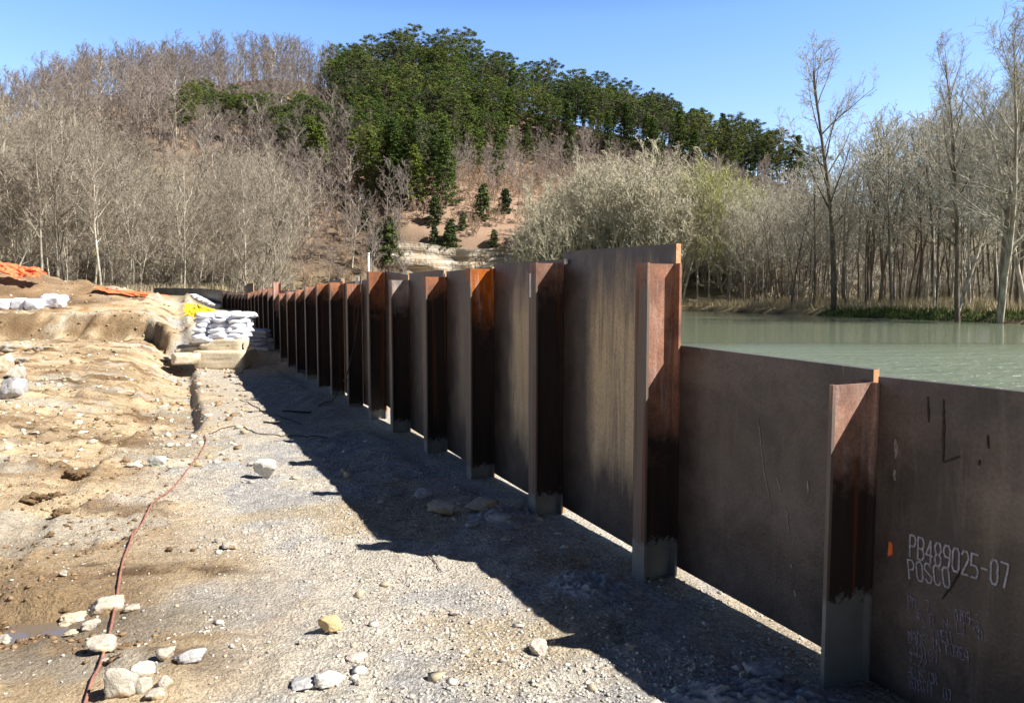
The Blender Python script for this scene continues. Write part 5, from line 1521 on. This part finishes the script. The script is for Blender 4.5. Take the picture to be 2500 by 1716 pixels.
for px, py, v_, s, lab in singles:
    p = hit(px, py)
    if p is None:
        Y = 272.0; x = (px - 1250) / F0 * Y; p = Vector((x, Y, gh(x, Y, False)))
    plant("pine_tree", v_, (p.x, p.y, p.z - .3), R.uniform(0, 6.28), s, lab, "pine tree")
for px, py, s, lab in [(1062, 548, 1.0, "dark round cedar at the foot of the conical pines"), (1180, 535, 1.25, "dark cedar standing alone on the orange slope"), (1232, 520, .9, "cedar right of the lone slope cedar"), (1130, 560, .6, "small cedar between the two slope cedars"), (1098, 600, .8, "dark cedar above the left end of the cliff"), (1102, 632, .9, "dark cedar at the left end of the cliff"), (1062, 636, .7, "small dark cedar left of the cliff"), (950, 650, 1.5, "broad green cedar low behind the wall"), (925, 640, 1.2, "green cedar beside the broad low cedar"), (1205, 640, .6, "small cedar in front of the cliff"), (895, 560, .8, "small dark cedar among grey shrubs on the slope")]:
    p = hit(px, py)
    if p is None: continue
    plant("cedar_tree", cedars[int(px) % 2], (p.x, p.y, p.z - .2), R.uniform(0, 6.28), s, lab, "cedar tree")

# bare trees on the hill
cnt = 0
pts = spread_pts(1500, -180, 870, 150, 279, 5.6, 15)
R.shuffle(pts); 
for x, y in pts:
    z = gh(x, y, False); px, py = pix(x, y, z)
    if cnt >= 235: break
    if px > 800 + 0.55 * max(py - 120, 0): continue
    if 430 < px < 820 and 300 < py < 400 and R.random() < .6: continue
    if y > 258: lab, grp = "bare grey brown tree on the left skyline of the hill", "bare trees along the left skyline"
    elif px < 430: lab, grp = "bare brown tree on the far left of the hill slope", "bare trees on the far left hillside"
    else: lab, grp = "bare brown tree on the slope left of the pines", "bare trees on the slope left of the pines"
    sc_ = R.uniform(.85, 1.12)
    lab = f"{size_word(sc_, .93, 1.04)} bare hardwood {zone(px, [(0, 'by the left edge'), (130, 'near the far left pines'), (260, 'above the tallest slender tree'), (430, 'left of the band of pines'), (560, 'near the pine band left end'), (700, 'near the pine band middle'), (9999, 'beside the big pine stand')])}, {'on the skyline' if y > 258 else 'below the skyline' if y > 235 else 'mid slope' if y > 195 else 'low slope'}"
    plant("hardwood_tree", hillt[cnt % 6], (x, y, z - .3), R.uniform(0, 6.28), sc_ * (1.0 if y > 258 else 0.92), lab, "hardwood tree", grp); cnt += 1
# a closer row along the left crest
for x, y in spread_pts(60, -60, 880, 262, 277, 4.2, 17):
    z = gh(x, y, False); px, py = pix(x, y, z)
    if px > 830: continue
    sc_ = R.uniform(.8, 1.12)
    lab = f"{size_word(sc_, .9, 1.02)} bare crest hardwood {zone(px, [(130, 'near the far left pines'), (300, 'left of the tallest slender tree'), (430, 'left of the band of pines'), (560, 'over the left end of the band'), (700, 'over the middle of the band'), (9999, 'beside the big pine stand')])}"
    plant("hardwood_tree", hillt[R.randrange(6)], (x, y, z - .3), R.uniform(0, 6.28), sc_, lab, "hardwood tree", "bare trees along the left skyline")
# lower middle of the hill: smaller, sparser
cnt = 0; small_pts = []
for x, y in spread_pts(420, 640, 1950, 138, 240, 4.8, 25):
    z = gh(x, y, False); px, py = pix(x, y, z)
    if py < pine_low(px) - 10: continue
    if 1120 < px < 1300 and 520 < py < 640: continue
    if 1020 < px < 1330 and R.random() < .25: continue
    if y < 153 and 1000 < px < 1400: continue
    small_pts.append((x, y)); cnt += 1
    if cnt > 300: break
for px, py, s, v_, lab in [(860, 660, .95, hillt[1], "spreading bare tree with pale limbs low behind the wall"), (700, 560, .9, hillt[0], "bare dark trunked tree on the lower slope right of the left wood"), (745, 580, .8, hillt[2], "bare tree with twin dark trunks on the lower slope"), (965, 660, .8, hillt[3], "pale leaning bare tree beside the broad cedar"), (700, 700, .8, hillt[5], "pale leaning slender tree just behind the wall"), (640, 700, .7, hillt[3], "thin pale tree at the right end of the left wood")]:
    p = hit(px, py)
    if p is None: p = gpt(px, py)
    if p is None: continue
    plant("bare_tree", v_, (p.x, p.y, p.z - .2), R.uniform(0, 6.28), s, lab, "bare tree")

# brush and undergrowth as masses
def shore_x0(y): return float(np.interp(y, [-60, 0, 30, 64, 80, 100, 116, 128, 132], [70, 58, 52, 44.3, 41.0, 36.6, 33.5, 29.5, 26]))
def brush_mass(name, pts_, variants, smin, smax, mat, label, seed, cat="brush"):
    r = random.Random(seed)
    allv = []; allf = []; off = 0
    pre = []
    for mt, mc in variants:
        v1 = np.empty(len(mc.vertices) * 3, np.float32); mc.vertices.foreach_get("co", v1)
        f1 = np.empty(len(mc.polygons) * 4, np.int32); mc.polygons.foreach_get("vertices", f1)
        v2 = np.empty(len(mt.vertices) * 3, np.float32); mt.vertices.foreach_get("co", v2)
        f2 = np.empty(len(mt.polygons) * 4, np.int32); mt.polygons.foreach_get("vertices", f2)
        v1 = v1.reshape(-1, 3); pre.append((np.vstack([v1, v2.reshape(-1, 3)]), np.vstack([f1.reshape(-1, 4), f2.reshape(-1, 4) + len(v1)])))
    for (x, y) in pts_:
        V_, F_ = pre[r.randrange(len(pre))]
        a = r.uniform(0, 6.28); s = r.uniform(smin, smax); ca, sa = math.cos(a), math.sin(a)
        P = np.stack([(V_[:, 0] * ca - V_[:, 1] * sa) * s + x, (V_[:, 0] * sa + V_[:, 1] * ca) * s + y, V_[:, 2] * s + gh(x, y, False)], 1)
        allv.append(P); allf.append(F_ + off); off += len(V_)
    o = link(name, mesh_np(name, np.vstack(allv), np.vstack(allf)), mat); tag(o, label, cat, kind="stuff")
if small_pts: brush_mass("small_trees", small_pts, hillt[:3], .42, .72, M['twig_hill'], "small bare reddish brown trees covering the slope below the pines", 5, "trees")
brush_mass("hill_brush", [q for q in spread_pts(460, 600, 1400, 136, 225, 2.6, 35) if not (q[1] < 152 and -0.16 < q[0] / q[1] < 0.08)], shrub, .55, 1.1, M['brush'], "reddish dry brush covering the lower hill", 3)
brush_mass("crest_trees", [q for q in spread_pts(230, 330, 860, 175, 274, 4.4, 38)], hillt[:4], .5, .82, M['twig_hill'], "brown young trees filling the slope around the left pine band", 14, "trees")
brush_mass("back_wood", [(shore_x0(y) + R.uniform(24, 62), y) for y in [R.uniform(62, 135) for _ in range(110)]], rightt[:4], .75, 1.05, M['twig_right'], "grey bare wood standing deep behind the far bank trees", 15, "trees")
brush_mass("hill_undergrowth", [q for q in spread_pts(170, -150, 850, 110, 265, 6, 36)] + [q for q in spread_pts(160, 1800, 2700, 128, 175, 3.5, 37)], shrub, .7, 1.5, M['twig_hill'], "brown undergrowth beneath the bare hill trees", 4)

# the left wood behind the mound
cnt = 0
pts = []
for k in range(2000):
    y = R.uniform(57.5, 98); px = R.uniform(-140, 665)
    x = (px - 1250) / F0 * y
    lim = 668
    if px > lim: continue
    if all((x - a) ** 2 + (y - b) ** 2 > 1.9 ** 2 for a, b in pts): pts.append((x, y))
    if len(pts) >= 165: break
pts.sort(key=lambda q: q[1])
for k, (x, y) in enumerate(pts):
    z = gh(x, y, False); px, py = pix(x, y, z)
    want = float(np.interp(px, [-100, 0, 150, 250, 330, 430, 500, 600, 660, 720], [240, 290, 250, 320, 370, 410, 400, 350, 420, 520]))
    Hh = (HOR - want) * y / F0 + 2 - z
    v_ = k % 7; H0v = 15 + v_ % 4
    s = Hh / H0v * R.uniform(.70, 1.02)
    s = min(s, 1.25)
    if px < 200: lab, grp = "slender pale leaning tree in the left wood behind the dirt mound", "slender trees behind the dirt mound"
    elif px < 430: lab, grp = "slender pale tree in the left wood behind the orange fence", "slender trees behind the orange fence"
    else: lab, grp = "slender pale bushy tree behind the far curved wall", "slender trees behind the far wall"
    sx = s * (0.95 if s > .8 else 1.1)
    lab = f"{size_word(s, .70, .9)} pale slender tree, {zone(px, [(0, 'by the left edge'), (80, 'behind the orange netting'), (160, 'behind the mound crest'), (250, 'behind the right slope of the mound'), (370, 'behind the low orange fence'), (480, 'behind the far wall left end'), (570, 'behind the far wall bend'), (9999, 'at the right end of the left wood')])}, {'front row' if y < 65 else 'second row' if y < 77 else 'back row'}"
    plant("slender_tree", leftt[v_], (x, y, z - .2), R.uniform(-.8, .8) + (3.14 if R.random() < .2 else 0), sx, lab, "slender_tree", grp, sz=s)  # full-sized slender bare trees of the left wood
spec = variant(505, M['bark_pale'], M['twig_left'], H=19, r0=0.17, first=0.35, nl=16, nb=7, nt=5, limb=.26, tw=0.012, up=.9, nn=3)
for px, Y, s, lab in [(150, 58, .80, "tallest pale trunked tree in the left wood, rising above the others"), (110, 57, .68, "pale forked tree left of the tallest left wood tree"), (600, 60, .66, "wide pale crowned tree at the right end of the left wood"), (250, 57.5, .62, "pale trunked tree leaning right above the mound's slope")]:
    x = (px - 1250) / F0 * Y
    plant("bare_tree", spec, (x, Y, gh(x, Y, False) - .2), R.uniform(0, 6.28), s, lab, "bare tree")
brush_mass("thicket", [((R.uniform(-120, 660) - 1250) / F0 * y, y) for y in [R.uniform(62, 100) for _ in range(120)]], shrub_g, .35, .8, M['twig_left'], "dense grey thicket filling the left wood", 6)

# the right bank
def shore_x(y): return float(np.interp(y, [-60, 0, 30, 64, 80, 100, 116, 128, 132], [70, 58, 52, 44.3, 41.0, 36.6, 33.5, 29.5, 26]))
cnt = 0; pts = []
for k in range(4000):
    y = R.uniform(58, 150); x = shore_x(min(y, 132)) + 2.0 + 34 * R.random() ** 1.25
    if y > 132 and x < 34: continue
    px = 1250 + F0 * x / y
    if px > 2640 or px < 1760: continue
    if all((x - a) ** 2 + (y - b) ** 2 > 2.1 ** 2 for a, b in pts): pts.append((x, y))
    if len(pts) >= 165: break
for k, (x, y) in enumerate(pts):
    z = gh(x, y, False); px, py = pix(x, y, z)
    want = float(np.interp(px, [1700, 1800, 1900, 1990, 2060, 2120, 2200, 2260, 2330, 2420, 2500, 2600], [480, 455, 440, 385, 350, 330, 260, 215, 200, 190, 150, 120]))
    Hh = (HOR - want) * y / F0 + 2 - z
    v_ = k % 7; H0v = 17 + v_ % 4
    s = min(Hh / H0v * R.uniform(.62, 1.0), 1.35)
    if px < 2000: lab, grp = "bare olive grey tree on the far bank left of the big cottonwood", "bank trees left of the big cottonwood"
    elif px < 2250: lab, grp = "bare olive grey tree on the far bank right of the big cottonwood", "bank trees right of the big cottonwood"
    else: lab, grp = "bare grey tree on the green bank near the right edge", "bank trees near the right edge"
    dsh = x - shore_x(min(y, 132))
    lab = f"{size_word(s, .72, .95)} bare bank tree, {zone(px, [(1850, 'beside the willows'), (1950, 'well left of the cottonwood'), (2040, 'just left of the cottonwood'), (2130, 'just right of the cottonwood'), (2230, 'over the green grass start'), (2330, 'left of the tall thin trees'), (2430, 'among the tall thin trees'), (9999, 'by the right edge')])}, {'front row' if dsh < 8 else 'second row' if dsh < 20 else 'back row'}"
    plant("bare_tree", rightt[v_], (x, y, z - .2), R.uniform(0, 6.28), max(s, .5) * 1.0, lab, "bare tree", grp, sz=s)
def place_px(name, var, Y, px, toppx, H0v, lab, sxy=1.0, rz=0.0, lean=None):
    x = (px - 1250) / F0 * Y; z = gh(x, Y, False)
    Hh = (HOR - toppx) * Y / F0 + 2 - z; s = Hh / H0v
    plant(name, var, (x, Y, z - .2), rz, s * sxy, lab, "bare tree", sz=s, lean=lean)
big = variant(510, M['bark_dark'], M['twig_right'], H=26, r0=0.42, first=0.36, nl=17, nb=8, nt=6, limb=.30, tw=0.020, up=.75, lean=(-0.03, 0), nn=3)
place_px("cottonwood_tree", big, 92, 2035, 175, 26, "big dark trunked cottonwood towering over the bank trees", 0.85, 0.4)
edge1 = variant(511, M['bark_dark'], M['twig_right'], H=24, r0=0.30, first=0.32, nl=18, nb=7, nt=6, limb=.22, tw=0.014, up=1.2, lean=(0.05, 0), nn=4)
edge2 = variant(512, M['bark_pale'], M['twig_right'], H=22, r0=0.26, first=0.25, nl=18, nb=7, nt=6, limb=.34, tw=0.014, up=.5, lean=(-0.25, 0), nn=4)
place_px("bare_tree", edge1, 67, 2440, 60, 24, "tallest thin dark tree reaching the sky at the right edge", 0.9, 0.2)
place_px("bare_tree", edge1, 70, 2340, 130, 24, "tall thin tree left of the tallest right edge tree", 0.8, 2.4)
place_px("bare_tree", edge2, 68, 2510, 230, 22, "leaning arching pale tree at the right edge of the bank", 1.0, 0.1)
place_px("bare_tree", edge2, 66, 2440, 170, 22, "pale wide crowned tree leaning in front of the tallest edge tree", 1.1, 1.2)
place_px("bare_tree", edge1, 74, 2480, 110, 24, "tall thin dark tree touching the right edge", 1.0, 4.2)
place_px("bare_tree", edge2, 72, 2330, 330, 22, "arching low tree over the green bank", 1.0, 3.0)
# pale willows left of the bank trees
wp = []
for k in range(600):
    y = R.uniform(133, 152); px = R.uniform(1290, 1880); x = (px - 1250) / F0 * y
    if y > 140 and px < 1330: continue
    if all((x - a) ** 2 + (y - b) ** 2 > 3.0 ** 2 for a, b in wp): wp.append((x, y))
    if len(wp) >= 62: break
for k, (x, y) in enumerate(wp):
    z = gh(x, y, False); px, py = pix(x, y, z)
    want = float(np.interp(px, [1290, 1340, 1400, 1480, 1560, 1640, 1700, 1760, 1820, 1900], [510, 455, 410, 375, 368, 388, 405, 430, 455, 470]))
    s = min(((HOR - want) * y / F0 + 2 - z) / 14.5 * R.uniform(.72, 1.0), 2.0)
    if px > 1660 and k % 2 == 0: v_ = budt[k % 2]; lab = "budding yellow green tree beyond the willows by the river"; grp = "budding yellow green trees"; s *= .88
    else: v_ = willt[k % 3]; lab = "pale bushy willow in the rounded mass behind the tallest plate"; grp = "pale willows behind the tallest plate"
    lab = f"{size_word(s, 1.15, 1.4)} {'pale bushy willow' if grp.startswith('pale') else 'yellow green budding tree'} {zone(px, [(1400, 'behind the tagged pile plate'), (1500, 'left behind the tallest plate'), (1600, 'mid behind the tallest plate'), (1700, 'above the red pile'), (1800, 'just right of the red pile'), (9999, 'beside the bank trees')])}, {'front row' if y < 140 else 'back row'}"
    plant("willow_tree" if grp.startswith("pale") else "bare_tree", v_, (x, y, z - .2), R.uniform(0, 6.28), s * 1.0, lab, "willow tree" if grp.startswith("pale") else "bare tree", grp, sz=s)
brush_mass("thicket", [(shore_x(y) + 14 + 26 * R.random(), y) for y in [R.uniform(60, 130) for _ in range(90)]], shrub_g, .4, .8, M['twig_right'], "grey brush filling the wood on the far bank", 8)

# dry and green grass along the far bank
def grass(name, n, fn, h0, h1, mat, label, seed):
    r = np.random.default_rng(seed); P = []
    X, Y = fn(r, n); Z = ground_h(X, Y)
    hh = h0 + (h1 - h0) * r.random(n); a = r.random(n) * 6.283; w = 0.02 + 0.03 * r.random(n)
    dx, dy = np.cos(a) * w, np.sin(a) * w; lx, ly = r.normal(size=n) * .25 * hh, r.normal(size=n) * .25 * hh
    V = np.stack([np.stack([X - dx, Y - dy, Z - .05], 1), np.stack([X + dx, Y + dy, Z - .05], 1), np.stack([X + lx, Y + ly, Z + hh], 1)], 1).reshape(-1, 3)
    o = link(name, mesh_np(name, V, np.arange(n * 3).reshape(-1, 3)), mat); tag(o, label, "grass", kind="stuff")
def bank_fn(d0, d1, y0, y1):
    def f(r, n):
        y = y0 + (y1 - y0) * r.random(n)
        x = np.interp(y, [-60, 0, 30, 64, 80, 100, 116, 128, 132], [70, 58, 52, 44.3, 41.0, 36.6, 33.5, 29.5, 26]) + d0 + (d1 - d0) * r.random(n)
        return x, y
    return f
grass("dry_grass", 26000, bank_fn(1.0, 16, 58, 131), .4, 1.3, M['grass_dry'], "dry straw grass along the far bank", 1)
grass("green_grass", 16000, bank_fn(-.3, 5, 58, 92), .1, .5, M['grass_green'], "green grass on the near end of the far bank", 2)
def wood_fn(r, n):
    y = 57 + 25 * r.random(n); u = -0.74 + 0.42 * r.random(n)
    return u * y, y
grass("dry_grass", 14000, wood_fn, .3, 1.0, M['grass_dry'], "dry grass on the floor of the left wood", 3)

# ------------------------------------------------------------------ make each label single out one thing
from collections import defaultdict
_by = defaultdict(list)
for o in bpy.data.objects:
    if o.parent is None and 'label' in o and 'category' in o: _by[o['label']].append(o)
_ord = ["leftmost", "second from left", "third from left", "fourth from left", "fifth from left", "sixth from left", "seventh from left", "eighth from left", "ninth from left", "tenth from left", "eleventh from left", "twelfth from left", "thirteenth from left", "fourteenth from left", "fifteenth from left", "sixteenth from left", "seventeenth from left", "eighteenth from left"]
for lab, os_ in _by.items():
    if len(os_) < 2: continue
    os_.sort(key=lambda o: pix(o.location.x, max(o.location.y, 1.0), o.location.z)[0])
    n = len(os_)
    for k, o in enumerate(os_):
        w = _ord[k] if k < min(n - 1, 18) else ("rightmost" if k == n - 1 else None)
        if w: o['label'] = lab + ", " + w
        if 'group' not in o: o['group'] = lab
    # those past the tenth stay alike, in one group
    rest = [o for o in os_ if o['label'] == lab]
    for o in rest: o['group'] = rest[0]['group']
